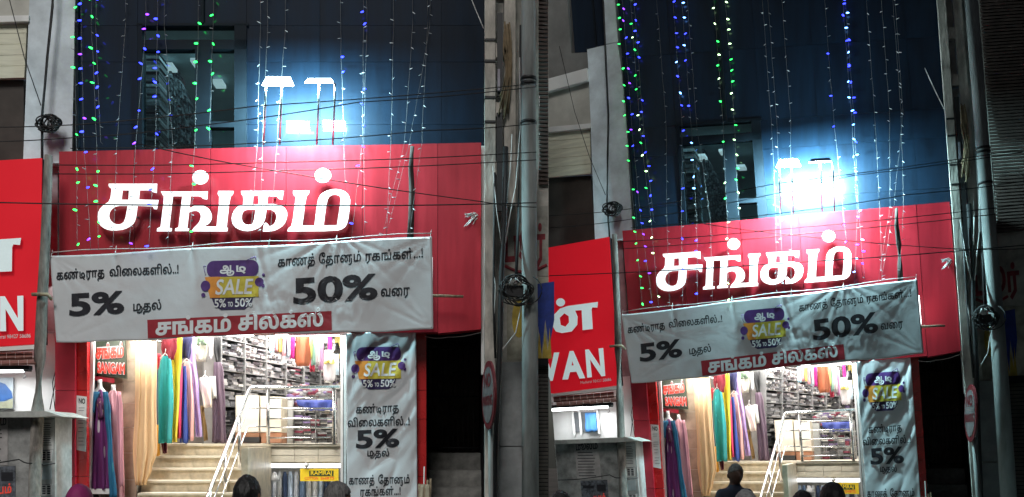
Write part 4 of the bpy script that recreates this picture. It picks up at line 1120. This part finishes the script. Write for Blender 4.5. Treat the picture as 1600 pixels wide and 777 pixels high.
# ------------------------------------------------------------------ poles, painted wall and shutter to the right of the shop
def build_right(S):
    who = S.where; sd = S.side; left = sd == 'left'
    XR = 857 if left else 985
    t = thing('painted_building', f'grimy plastered building with painted signs and shutter right of the {who}', 'building')
    bm = NB(); S.box(bm, 758.5, YT, XR, 565, .20, 1.3); obj('wall', bm, M_NB, t)
    S.bx('wall', 758.5, 565.3, 826, YB, .205, 1.3, M_NB, t)
    S.bx('wall', 826, 565.3, XR, YB, .42, 1.1, M_DARK, t)
    # painted panel, letters, emblem
    f = S.F(.19)
    S.bx('painted_panel', 784, 322, XR-1, 432, .193, .012, mat('sign_whitewash', (.42, .40, .35), .8, var=.3, scale=5), t)
    mr = mat('maroon_sign_paint', (.27, .03, .04), .7, var=.35, scale=9)
    obj('painted_letter', text_bm('பூர்', f, (789,408), (852 if left else 880,404), 66, .035), mr, t)
    bm = NB(); tube(bm, [S.P(786+k*6.2, 414+12*math.sin(k/11*math.pi), .19) for k in range(12)], .022, 5); obj('painted_letter', bm, mr, t)
    S.bx('painted_panel', 792, 434, XR-1, 563, .194, .012, mat('sign_yellowish', (.40, .38, .30), .8, var=.3, scale=5), t)
    obj('painted_emblem', poly_bm([(ell(811, 498, 11, 30), [])], S.F(.190)), mat('ochre_paint', (.48, .34, .05), .7, var=.3), t)
    obj('painted_emblem', poly_bm([([(830,445),(866,440),(866,500),(858,545),(852,500),(846,555),(841,510),(834,530)], [])], S.F(.189)), mat('blue_paint', (.02, .05, .30), .7, var=.3), t)
    obj('painted_emblem', poly_bm([([(834,515),(839,548),(843,520),(847,562),(851,520),(856,548),(859,512),(862,560),(838,565)], [])], S.F(.187)), mat('ochre_paint', (.34, .24, .035)), t)
    S.bx('concrete_panel', 776, 566, 818, 697, .16, .04, mat('pale_concrete', (.27, .28, .28), .7, var=.2, scale=4), t, .006)
    S.bx('concrete_panel', 776, 698.5, 818, YB, .16, .04, mat('pale_concrete', (.27, .28, .28)), t, .006)
    # roller shutter with ribs
    bm = NB(); y = 572
    while y < YB: S.box(bm, 829, y, XR-.5, y+4.6, .30, .03); y += 6.1
    stuff(obj('shutter_slat', bm, mat('shutter_grey', (.085, .08, .07), .55, metal=.3, var=.35, scale=5), t))
    S.bx('shutter_box', 827, 560, XR-.5, 571, .17, .3, M_DARK, t, .01)
    bm = NB(); y = YT
    while y < 290: S.box(bm, 842, y, XR-.5, y+3.6, .15, .04); y += 6.4
    stuff(obj('louvre', bm, mat('brown_louvre', (.075, .05, .042), .7, var=.3), t))
    # twin-legged concrete pole
    t = thing('utility_pole', f'twin-legged concrete power pole with rungs at the right edge of the {who}', 'utility pole', f'poles right of the {sd}')
    for x0, x1, o_, yb in ((757.5,774,-.40,YB),(788,805.5,-.36,318)): S.bx('leg', x0, YT, x1, yb, o_, .16, M_POLE, t, .012)
    for y in range(-300, 300, 92): S.bx('rung', 774.5, y, 787.5, y+22, -.34, .12, M_POLE, t, .01)
    for y in (60, 93, 150, 188): S.bx('band', 757.5, y, 774, y+3.5, -.415, .19, M_BLK, t)
    S.bx('iron_plate', 777, 20, 786, 150, -.40, .05, M_BLK, t); S.bx('iron_plate', 776, 176, 785, 330, -.40, .05, M_BLK, t)
    S.bx('insulator', 777.5, 108, 781.5, 142, -.44, .05, mat('porcelain', (.35, .33, .38), .3), t, .01)
    rg = random.Random(9); bm = NB()
    for k in range(26):
        x = rg.uniform(787, 797); y0 = rg.uniform(34, 60)
        tube(bm, [S.P(x, y0, -.44), S.P(x+rg.uniform(-2,6), y0+30, -.47), S.P(x+rg.uniform(-1,6), y0+70, -.46), S.P(x-rg.uniform(0,12), y0+110+rg.uniform(0,25), -.43)], .011, 5)
    tag(stuff(obj('rope_bundle', bm, mat('old_rope', (.23, .17, .10), .9, var=.3))), f'frayed brown rope bundle tied to the twin-legged pole of the {who}', 'rope')
    # round pole
    t = thing('street_pole', f'round grey green galvanised pole beside the twin-legged one, right of the {who}', 'pole', f'poles right of the {sd}')
    S.tb('shaft', [(825,YT,-.55),(826,200,-.55),(828,500,-.55),(829,YB,-.55)], [.085,.09,.10,.11], M_POLE2, t, 18)
    for y in (122, 130, 190): S.tb('strap', [(825.6,y,-.55),(825.6,y+4,-.55)], .103, M_BLK, t, 16)
    # junction box with coiled cable
    t = thing('junction_box', f'black cable junction box with loose coils on the poles right of the {who}', 'junction box')
    S.bx('box', 787, 446, 818, 463, -.74, .12, M_BLK, t, .012)
    bm = NB()
    for k in range(12):
        cx, cy_, rx, ry = 812+rg.uniform(-8,8), 450+rg.uniform(-4,8), rg.uniform(14,28), rg.uniform(12,24); a0 = rg.uniform(0, 360)
        tube(bm, [S.P(cx+rx*math.cos(R(a0+q*18)), cy_+ry*math.sin(R(a0+q*18)), -.76-.04*math.sin(q+k)) for q in range(18)], .008, 5)
    stuff(obj('cable_coil', bm, M_WIRE, t))
    bm = NB()
    for k in range(9):
        x = 806+rg.uniform(-8,8); tube(bm, [S.P(x, 447, -.76), S.P(x+rg.uniform(-4,4), 438+rg.uniform(-4,4), -.80), S.P(x+rg.uniform(-7,7), 444, -.80)], .006, 5)
    stuff(obj('wire_tail', bm, M_WWIRE, t))
    # cables down the poles
    C = [([(790,230,-.45),(788,330,-.46),(783,440,-.5),(781,540,-.5),(775,680,-.5),(770,YB,-.5)], .036, M_WIRE, 'thick black cable snaking down past the round parking sign'),
         ([(814,40,-.46),(812,200,-.46),(810,340,-.5),(806,446,-.7)], .02, M_WIRE, 'black cable between the two poles above the junction box'),
         ([(773,270,-.5),(772,380,-.5),(771,470,-.5),(774,560,-.5)], .016, M_WIRE, 'black cable along the inner edge of the pale pole leg'),
         ([(800,210,-.5),(798,260,-.52),(793,310,-.5)], .006, M_WWIRE, 'pale thin wire hanging highest on the twin pole'),
         ([(812,90,-.5),(813,200,-.52),(806,290,-.52),(796,340,-.5),(790,380,-.5)], .006, M_WWIRE, 'pale thin wire curving down between the poles'),
         ([(770,260,-.5),(776,330,-.52),(785,390,-.5)], .006, M_WWIRE, 'pale thin wire ending in a kink beside the painted letters'),
         ([(771,410,-.5),(774,450,-.52),(771,520,-.5)], .006, M_WWIRE, 'pale thin wire below the kinked one'),
         ([(843,150,-.5),(842,250,-.5),(836,330,-.6)], .006, M_WWIRE, 'pale thin wire right of the round pole'),
         ([(816,470,-.7),(806,520,-.6),(786,545,-.5),(774,550,-.5)], .007, M_WWIRE, 'pale wire looping under the junction box')]
    for p, r, m, lab in C:
        bm = NB(); tube(bm, [S.P(*q) for q in p], r, 7); tag(obj('pole_cable', bm, m), f'{lab}, right of the {who}', 'cable', f'cables on the poles right of the {sd}')
    # parking sign, turned almost edge on
    t = thing('parking_sign', f'round red-rimmed no parking sign turned nearly edge on beside the {who}', 'road sign')
    c = S.P(764, 617.5, -.95); rad = .41
    vr = Vector((c.x, c.y, 0)).normalized(); pr = Vector((vr.y, -vr.x, 0))
    e1 = (pr*.19-vr*.98).normalized(); e2 = Vector((0, 0, 1)); nn = e1.cross(e2).normalized()
    def disc(bm, r0, d0, d1, n=40, mi=0):
        a = [bm.verts.new(c+(e1*math.cos(2*math.pi*k/n)+e2*math.sin(2*math.pi*k/n))*r0+nn*d0) for k in range(n)]
        b2 = [bm.verts.new(c+(e1*math.cos(2*math.pi*k/n)+e2*math.sin(2*math.pi*k/n))*r0+nn*d1) for k in range(n)]
        bm.faces.new(a); bm.faces.new(b2)
        for k in range(n): bm.faces.new((a[k], a[(k+1) % n], b2[(k+1) % n], b2[k]))
    if nn.dot(Vector((0, 0, CAMZ))-c) < 0: nn = -nn
    bm = NB(); disc(bm, rad, -.012, .012); obj('rim', bm, mat('sign_red', (.12, .010, .014), .45, var=.2), t)
    bm = NB(); disc(bm, rad*.82, .0125, .018); obj('face', bm, mat('sign_face', (.13, .115, .115), .5, var=.25, scale=8), t)
    fs = lambda x, y, l=0.: c+e1*x+e2*(-y)+nn*(.022+l)
    obj('lettering', text_bm('NO', fs, (-.2,-.10), (.2,-.10), .22, .03), mat('sign_red', (.26, .02, .03)), t)
    obj('lettering', text_bm('PARKING', fs, (-.3,.12), (.3,.12), .16, .03), mat('sign_red', (.26, .02, .03)), t)
    S.tb('post', [(766,640,-.93),(768,YB,-.93)], .028, M_POLE2, t, 10)

# ------------------------------------------------------------------ the neighbour to the left
def build_left(S):
    who = S.where; sd = S.side; left = sd == 'left'
    XL = -75
    t = thing('neighbour_building', f'pale rendered building with a plank-clad bay left of the {who}', 'building')
    bm = NB(); S.prism(bm, [(36,255),(46,0),(49,-100),(49,-120),(110,-130),(113.5,-100),(117.5,0),(112,255)], .06, .6); obj('wall', bm, M_PLAST, t)
    bm = NB(); S.prism(bm, [(20,-120.3),(109,-130.3),(108,YT),(18,YT)], .075, .6) if False else S.prism(bm, [(87,-128),(112,-131),(112,YT),(87,YT)], .065, .6); obj('wall', bm, M_PLAST, t)
    S.bx('window', 18, YT, 86.8, -115, .30, .05, M_FAC, t)
    S.bx('window_frame', 66, YT, 69, -115, .26, .05, M_MULL, t)
    bm = NB(); S.prism(bm, [(XL,-60),(48.5,-84),(48.5,-114.6),(17,-114.6),(17,YT),(XL,YT)], .085, .6); obj('wall', bm, mat('grey_render', (.20, .20, .19), .8, var=.2, scale=2), t)
    bm = NB(); S.prism(bm, [(XL,-38),(66,-56),(66,-40),(XL,-24)] if False else [(XL,-36),(46.5,-60),(46.5,-84),(XL,-60)], .02, .5); bev(bm, .01); obj('ledge', bm, M_WHITE, t)
    bm = NB(); S.prism(bm, [(XL,26),(46,24),(47,-60),(XL,-36)], .12, .5); obj('recess_wall', bm, mat('cream_render', (.50, .49, .44), .8, var=.15, scale=2), t)
    bm = NB(); S.prism(bm, [(XL,37),(44.5,33),(45,24),(XL,26)], .03, .3); bev(bm, .01); obj('ledge', bm, M_WHITE, t)
    pl = mat('cream_plank', (.70, .69, .54), .6, var=.12, scale=6, stretch=(.3, 1, 4))
    ys = [37, 53, 70, 87, 104, 123]
    for k, (a, c) in enumerate(zip(ys, ys[1:])):
        bm = NB(); x = 44-.10*a+2
        bm2 = bm; S.prism(bm2, [(XL,c-.6+1.5),(44-.05*c,c-.6-1),(44-.05*a,a-1),(XL,a+1.5)], .10+.004*(k % 2), .06); bev(bm2, .006); obj('plank', bm2, pl, t)
    S.bx('dark_window', XL, 125, 37, 262, .20, .2, mat('brown_glass', (.055, .045, .038), .35, var=.3, scale=2), t)
    S.bx('wall', XL, 520, 86, YB, .25, .4, M_WHITE, t)
    S.bx('wall', 62, 255, 90, 520, .20, .4, mat('mauve_wall', (.34, .31, .33), .8, var=.2), t)
    # red neighbour sign
    t = thing('red_sign', f'glossy red neighbour sign with white letters and VAN left of the {who}', 'signboard')
    rs = mat('red_acrylic', (.62, .010, .018), .3, emit=.30, ecol=(.9, .012, .03), var=.05, scale=1, coat=.3)
    bm = NB(); S.prism(bm, [(XL,255),(65,247),(61.5,537),(XL,546)] if left else [(XL,262),(65,247),(61.5,537),(XL,546)], -.35, .18); bev(bm, .008); obj('panel', bm, rs, t)
    S.bx('side_frame', 63, 248, 66.5, 538, -.33, .14, M_DARK, t)
    bm = NB(); S.prism(bm, [(XL,553),(61,545),(61,538),(XL,547)], -.34, .16); obj('lower_edge', bm, M_WHITE, t)
    wl = mat('pale_letter', (.62, .70, .70), .4, emit=.32, ecol=(.8, .95, .95), var=.05); ws = mat('letter_shadow', (.05, .02, .02), .6)
    f = S.F(-.40)
    P = [([(-62,412),(-58,392),(-44,380),(-28,376),(33,372),(31,383),(21,382),(19,386),(18.5,424),(-2,425),(-1,386),(-14,386),(-10,398),(-12,414),(-24,426),(-44,428),(-56,424)], [[(-46,398),(-36,390),(-28,396),(-28,408),(-36,416),(-45,412)]])]
    obj('letter', poly_bm(P, f, depth=.045), [wl, ws], t)
    obj('letter', poly_bm([(ell(-42, 368, 9, 8), [])], f, depth=.045), [wl, ws], t)
    for ch, a, c in (('V', (-92,516), (-52,516)), ('A', (-50,515.5), (-4,515.5)), ('N', (0,514.5), (36.5,513.5))):
        obj('letter', text_bm(ch, f, a, c, 70, .05, 0, depth=.045), [wl, ws], t)
    obj('lettering', text_bm('Madurai 98427 58686', S.F(-.356), (-14,530), (48,527.5), 8.5, .01), M_INKW, t)
    # tiled lean-to roof, tile by tile
    t = thing('tile_roof', f'short row of old red clay tiles under the red sign left of the {who}', 'roof')
    tm = mat('clay_tile', (.24, .10, .08), .85, var=.4, scale=9, bump=.3)
    for j in range(2):
        for k in range(10):
            x = XL+4+k*13.6+j*5; 
            if x > 46: continue
            y = 553+j*9-.03*x
            bm = NB(); hull8(bm, [S.P(x,y+10+rnd.uniform(-1,1),-.55+.2*(1-j)-.2*j), S.P(x+13,y+9.5,-.55+.2*(1-j)-.2*j), S.P(x+13,y+6,-.57+.2*(1-j)-.2*j), S.P(x,y+6.5,-.57+.2*(1-j)-.2*j)],
                             [S.P(x,y+2,-.1), S.P(x+13,y+1.5,-.1), S.P(x+13,y-2,-.1), S.P(x,y-1.5,-.1)]); obj('tile', bm, tm, t)
    S.bx('purlin', XL, 571, 45, 577, -.35, .1, M_DARK, t)
    t = thing('tube_light', f'lit horizontal tube under the clay tiles left of the {who}', 'tube light')
    S.tb('tube', [(XL,581,-.2),(38,579,-.2)], .026, M_TUBE3 if left else M_TUBE, t); S.bx('holder', 30, 573, 44, 580, -.22, .1, M_BLK, t, .006); S.tb('hook', [(38,580,-.2),(40,590,-.2),(36,591,-.2)], .008, M_BLK, t, 6)
    l = bpy.data.lights.new('tube_light_glow', 'AREA'); l.shape = 'RECTANGLE'; l.size = 1.0; l.size_y = .06; l.energy = 16; l.color = (.95, .98, 1)
    lo = bpy.data.objects.new('tube_light_glow', l); link(lo, t); WL[lo.name] = S.P(-20, 584, -.2)
    if left:
        t = thing('wall_picture', f'framed picture of a blue shape on the white wall left of the {who}', 'picture')
        S.bx('backing', -50, 590, 20.5, 639, .20, .03, mat('pic_sky', (.40, .46, .50), .5, var=.2), t)
        obj('print', poly_bm([([(-50,602),(-10,594),(8,600),(18,612),(20,622),(6,627),(-50,630)], [])], S.F(.195)), mat('pic_blue', (.03, .10, .28), .4, var=.25), t)
        obj('print', poly_bm([([(-50,630),(6,628),(20,623),(20,638),(-50,638)], [])], S.F(.193)), mat('pic_ground', (.28, .29, .20), .6, var=.3), t)
    else:
        t = thing('service_window', f'grey sliding window with a blue cloth behind it left of the {who}', 'window')
        S.bx('backing', -34, 588, 14, 630, .22, .02, mat('window_grey', (.10, .11, .12), .4, var=.2), t)
        for x in (-37, -23, 13): S.bx('bar', x, 584, x+3.4, 634, .16, .05, M_WHITE, t)
        S.hang('curtain', [(590,-10,12),(628,-12,12)], .16, .05, 6, cloth('azure', (.05, .20, .48)), t)
    # kiosk with papers
    t = thing('kiosk', f'small grey kiosk with a thin overhanging roof slab left of the {who}', 'kiosk')
    bm = NB(); S.prism(bm, [(XL,645),(70,642),(97,651),(84,650.5),(50,652),(XL,653)], -.95, .8); bev(bm, .008); obj('roof', bm, mat('roof_slab', (.42, .43, .40), .7, var=.25), t)
    S.bx('body', XL, 652, 47.5, YB, -.75, .8, M_KIOSK, t, .01); S.bx('post', 48, 650, 60, YB, -.70, .4, M_CONC, t, .01)
    S.bx('pier', 60.5, 651, 86, YB, -.62, .5, mat('pier_paint', (.46, .47, .46), .7, var=.25, scale=5), t, .01)
    def poster(label, q, off, m, tx=None, bars=()):
        t = thing('poster', label, 'poster', f'papers pasted on the kiosk by the {sd}')
        bm = NB(); S.prism(bm, q, off, .006); obj('sheet', bm, m, t)
        for s_, a, c, sz, mm in (tx or []): obj('lettering', text_bm(s_, S.F(off-.004), a, c, sz, .03), mm, t)
        if bars:
            bm = NB()
            for x0, y0, x1, y1 in bars: S.box(bm, x0, y0, x1, y1, off-.003, .0025)
            stuff(obj('fine_print', bm, M_INK, t))
    greyp = mat('faded_paper', (.34, .32, .31), .8, var=.2)
    pl2 = [(-34+rnd.uniform(0,3), 671+k*6, 4-rnd.uniform(0,8), 672.6+k*6) for k in range(9)]
    poster(f'faded notice headed with bold Tamil word on the kiosk wall left of the {who}', [(-36,728),(12,727),(12,655),(-36,656)], -.757, greyp, [('மூலம்', (-34,667), (10,664), 20, M_INK)], pl2)
    dk = mat('dark_poster', (.10, .11, .13), .6, var=.6, scale=18)
    poster(f'dark picture poster low on the kiosk wall left of the {who}', [(-30,812),(24,812),(24,728),(-30,731)], -.758, dk, [('யம்', (-6,772), (18,770), 18, mat('red_letter', (.72,.06,.04)))], [(-26,740,-4,746),(2,738,20,752)])
    bars = [(64+rnd.uniform(0,1.5), 661+k*3.4, 81-rnd.uniform(0,3), 662+k*3.4) for k in range(11)]
    poster(f'white typed sheet at the top of the pier left of the {who}', [(63,703),(83,702),(84,656),(65,657)], -.628, M_PAPER, None, bars)
    for yy, w in ((704, 'upper'), (757, 'lower')):
        bb = [(x, yy+2+k*3.6, x+5, yy+4.6+k*3.6) for x in (66,73.5) for k in range(4)]
        poster(f'{w} tear-off slip sheet with black tabs on the pier left of the {who}', [(62,yy+18),(81,yy+17),(82,yy-1),(63,yy)], -.629, M_PAPER, None, bb+[(65,yy-.3,78,yy+.6)])
    poster(f'pale grey glossy sticker between the slip sheets on the pier left of the {who}', [(62,750),(80,749),(80,728),(62,730)], -.629, mat('sticker', (.45,.52,.54), .3), None, [])
    wire_thing(S, [(XL,729,-.95),(30,718,-.95),(50,724,-.95),(86,724,-.8)], f'wire tied round the kiosk and pier left of the {who}', f'wires left of the {sd}', .008)
    # wooden pole and its crossing stick
    bm = NB(); pts = [(76,243,-.62),(74,300,-.62),(71,380,-.64),(66,470,-.66),(62,560,-.68),(59,640,-.7),(54,780,-1.0),(52,YB,-1.0)]
    tube(bm, [S.P(*p) for p in pts], [.045,.05,.055,.06,.065,.07,.07,.075], 10); o = obj('tree_pole', bm, M_WOOD); tag(o, f'grey bark pole holding the left end of the banner of the {who}', 'pole')
    bm = NB(); tube(bm, [S.P(50,460,-.75), S.P(74,460,-.76), S.P(80,468,-.7)], .022, 7); o = obj('stick', bm, M_STICK); tag(o, f'short stick lashed across the grey bark pole of the {who}', 'stick')
    # hanging cable with a tangle
    bm = NB(); tube(bm, [S.P(*p) for p in ((92,YT,-.1),(84,-60,-.1),(82,10,-.1),(74,90,-.1),(66,180,-.12),(66,262,-.15))], .016, 7); tag(obj('drop_cable', bm, M_WIRE), f'thick black drop cable down the pale wall left of the {who}', 'cable')
    bm = NB(); tube(bm, [S.P(*p) for p in ((-6,-130,-.2),(15,0,-.2),(38,90,-.2),(64,165,-.15))], .006, 5); tag(obj('drop_cable', bm, M_WIRE), f'thin slanting wire running to the cable tangle left of the {who}', 'cable')
    rg = random.Random(3); bm = NB()
    for k in range(16):
        cx, cy_, rx, ry = 76+rg.uniform(-7,7), 192+rg.uniform(-4,4), rg.uniform(7,15), rg.uniform(6,12); a0 = rg.uniform(0,360)
        tube(bm, [S.P(cx+rx*math.cos(R(a0+q*20)), cy_+ry*math.sin(R(a0+q*20)), -.13+.05*math.sin(q*.7+k)) for q in range(16)], .009, 5)
    tag(stuff(obj('cable_tangle', bm, M_WIRE)), f'round tangle of black cable on the pale wall left of the {who}', 'cable tangle')
    bm = NB(); 
    for p in ([(78,640,.1),(86,600,.1),(88,560,.1)], [(86,640,.1),(82,598,.1),(88,575,.1)]): tube(bm, [S.P(*q) for q in p], .006, 5)
    tag(obj('loose_wire', bm, M_WIRE), f'loose wire loop on the white wall beside the red pillar of the {who}', 'wire')

# ------------------------------------------------------------------ people on the street
def person_mesh(h):
    V = []; E = []; Rr = []
    def v(p, r, par=None):
        V.append(p); Rr.append(r if isinstance(r, tuple) else (r, r))
        if par is not None: E.append((par, len(V)-1))
        return len(V)-1
    pel = v((0, 0, .93), (.15, .105)); sp = v((0, .01, 1.08), (.135, .095), pel); ch = v((0, .01, 1.24), (.155, .105), sp); nb = v((0, .02, 1.345), (.085, .075), ch); nk = v((0, .015, 1.40), .056, nb); v((0, .0, 1.46), .055, nk)
    for s in (-1, 1):
        hp = v((s*.09, 0, .84), .09, pel); kn = v((s*.10, -.01, .47), .058, hp); cf = v((s*.10, .015, .33), .055, kn); an = v((s*.10, .02, .09), .038, cf); he = v((s*.10, .0, .045), .042, an); v((s*.115, -.15, .03), .032, he)
        sh = v((s*.165, .015, 1.30), .066, ch); el = v((s*.225, .03, 1.03), .043, sh); wr = v((s*.235, -.03, .81), .029, el); pm = v((s*.235, -.04, .745), (.022, .036), wr)
        for i in range(4):
            yy = -.068+i*.019; L = (.06, .072, .068, .052)[i]
            a = v((s*.236, yy, .70), .0105, pm); b_ = v((s*.230, yy-.004, .70-L*.55), .0098, a); v((s*.220, yy-.010, .70-L), .0085, b_)
        a = v((s*.228, -.078, .765), .012, pm); b_ = v((s*.220, -.10, .735), .0105, a); v((s*.214, -.106, .708), .009, b_)
    me = bpy.data.meshes.new('person_base'); me.from_pydata(V, E, []); o = bpy.data.objects.new('person_base', me); COL.objects.link(o)
    md = o.modifiers.new('skin', 'SKIN'); md.branch_smoothing = .4
    for i, sv in enumerate(me.skin_vertices[0].data): sv.radius = Rr[i]; sv.use_root = (i == 0)
    o.modifiers.new('sub', 'SUBSURF').levels = 2
    dg = bpy.context.evaluated_depsgraph_get(); body = bpy.data.meshes.new_from_object(o.evaluated_get(dg)); bpy.data.objects.remove(o)
    bm = NB(); bm.from_mesh(body)
    # head: an egg with brow, nose, mouth, chin, ears
    res = bmesh.ops.create_uvsphere(bm, u_segments=36, v_segments=28, radius=1)
    for q in res['verts']:
        x, y, z = q.co; f = max(0, -y)
        w = 1-.20*max(0, -z)**1.3
        X, Y, Z = x*.074*w, y*.094*(1-.06*max(0, -z)), z*.112
        if f > .4:
            Y -= .022*math.exp(-(x/.16)**2-((z+.12)/.17)**2)*1.0           # nose
            Y += .012*(math.exp(-((abs(x)-.40)/.17)**2-((z-.06)/.11)**2))    # eye sockets
            Y -= .006*math.exp(-((z-.24)/.09)**2)*math.exp(-(x/.6)**2)         # brow
            Y -= .007*math.exp(-((z+.46)/.05)**2-(x/.32)**2)+.006*math.exp(-((z+.58)/.05)**2-(x/.28)**2)  # lips
            Y -= .008*math.exp(-((z+.85)/.14)**2-(x/.35)**2)                 # chin
        q.co = (X, Y-.005, Z+1.488)
    for s in (-1, 1):
        blob(bm, (s*.077, .012, 1.478), (.012, .020, .031), 12, 8)
        blob(bm, (s*.030, -.083, 1.494), (.013, .010, .008), 10, 8)
    me2 = bpy.data.meshes.new('person_raw'); bm.to_mesh(me2); bm.free()
    o = bpy.data.objects.new('person_raw', me2); COL.objects.link(o)
    md = o.modifiers.new('re', 'REMESH'); md.mode = 'VOXEL'; md.voxel_size = .0085; md.use_smooth_shade = True
    sm = o.modifiers.new('sm', 'SMOOTH'); sm.factor = .4; sm.iterations = 2
    dg = bpy.context.evaluated_depsgraph_get(); out = bpy.data.meshes.new_from_object(o.evaluated_get(dg)); bpy.data.objects.remove(o)
    out.name = 'person_body'
    for k in range(4): out.materials.append(None)
    for p in out.polygons:
        c = p.center; mi = 0
        if c.z < .94 and abs(c.x) < .205 and c.z > .10: mi = 2
        elif c.z <= .10: mi = 3
        elif c.z < 1.385 and (abs(c.x) < .185 or c.z > 1.06): mi = 1
        p.material_index = mi; p.use_smooth = True
    return out
BODY = person_mesh(1.6)
def hair_bm(kind='short', gx=1.):
    bm = NB(); res = bmesh.ops.create_uvsphere(bm, u_segments=48, v_segments=36, radius=1)
    kill = []
    for q in res['verts']:
        x, y, z = q.co
        n = noise.noise(Vector((x*5, y*5, z*5)))*.045+noise.noise(Vector((x*16, y*16, z*9)))*.05
        k = 1.10+n+(.05*z if kind != 'cap' else -.01)
        if kind == 'bald': k = 1.055+n*.5
        face = y < -.35 and z < .45-.25*abs(x)
        low = z < (-.62 if kind != 'cap' else .12)
        side = y < .15 and z < -.1 and kind != 'scarf'
        if (face or low or side) and kind != 'scarf': kill.append(q)
        if kind == 'scarf':
            if y < -.45 and z < .40: kill.append(q)
            k = 1.14+n*.7
        w = 1-.20*max(0, -z)**1.3*(0 if kind == 'scarf' else 1)
        q.co = (x*.074*w*k, y*.094*k-.003, z*.112*k+1.488)
    bmesh.ops.delete(bm, geom=kill, context='VERTS')
    for f in bm.faces: f.smooth = True
    bmesh.ops.solidify(bm, geom=bm.faces[:], thickness=.012)
    return bm
def person(label, x, top, d, turn, hair, hm, shirt, trouser, scarf=None, cap=None, tone=M_SKIN):
    X = (x-CX)/FPX*d; ztop = CAMZ+(HY-top)/FPX*d
    t = thing('person', label, 'person')
    k = ztop/1.612; M = Matrix.Translation((X, d, 0)) @ Matrix.Rotation(R(turn), 4, 'Z') @ Matrix.Diagonal((min(1, k*1.02), min(1, k*1.02), k, 1))
    def put(name, me_or_bm, mats):
        bm = me_or_bm
        if isinstance(bm, bpy.types.Mesh): b2 = NB(); b2.from_mesh(bm); bm = b2
        bm.transform(M)
        return obj(name, bm, mats, t, True)
    put('body', BODY, [tone, shirt, trouser, M_BLK])
    if hair != 'none': put('hair', hair_bm(hair), hm)
    if cap: put('cap', hair_bm('cap'), cap)
    if scarf:
        put('headscarf', hair_bm('scarf'), scarf)
        bm = NB(); rows = []
        for z, rx, ry, yy in ((1.44,.085,.10,.02),(1.38,.12,.12,.03),(1.30,.20,.15,.03),(1.16,.21,.16,.03),(1.0,.21,.17,.03)):
            rows.append([bm.verts.new((rx*math.cos(2*math.pi*i/40)*(1+.04*math.sin(i*1.9)), yy+ry*math.sin(2*math.pi*i/40)*(1+.05*math.sin(i*1.3+z*9)), z+.02*math.sin(i))) for i in range(40)])
        for a, c in zip(rows, rows[1:]):
            for i in range(40): bm.faces.new((a[i], a[(i+1) % 40], c[(i+1) % 40], c[i]))
        put('drape', bm, scarf)

# ------------------------------------------------------------------ build
for S in (A, B):
    build_facade(S); build_signboard(S); build_flood(S); build_banner(S); build_vbanner(S); build_strings(S)
    build_interior(S); build_front(S); build_right(S); build_left(S)
navy = cloth('shirt_navy', (.018, .028, .055)); greyt = cloth('trouser_grey', (.06, .06, .065)); whites = cloth('shirt_white', (.55, .55, .56)); olive = cloth('shirt_olive', (.10, .09, .06)); mag = cloth('scarf_magenta', (.22, .012, .10)); brown = cloth('shirt_brown', (.09, .05, .035))
person('person with thick black hair seen from behind before the left-hand stairs', 386, 743, 5.5, 176, 'short', M_HAIR, olive, greyt)
person('person with greying hair turned sideways below the left-hand yellow board', 527, 753, 6.1, 128, 'short', M_HAIRG, whites, greyt)
person('person under a magenta headscarf in front of the left-hand dressed dummies', 124, 757, 5.7, 185, 'none', None, mag, mag, mag)
person('person in a navy shirt facing the street with short dark cap of hair, right-hand shop', 1149, 724, 9.4, 14, 'cap', M_HAIRG, navy, greyt, None, None, mat('dark_skin', (.095, .05, .034), .5, var=.12, scale=18))
person('person with grey hair in front of the navy shirted man, seen from behind', 1165, 766, 5.6, 172, 'short', mat('silver_hair', (.42, .42, .42), .5, var=.3, scale=50, bump=.5), brown, greyt)
person('person with big black hair seen from behind before the right-hand railing', 1301, 754, 5.9, 185, 'short', M_HAIR, brown, greyt)
person('person with flat black hair just left of the big-haired one on the right', 1254, 767, 5.9, 165, 'short', M_HAIR, olive, greyt)
person('person with black hair passing the right-hand kiosk at the bottom edge', 876, 768, 5.6, 200, 'short', M_HAIR, olive, greyt)
settle()
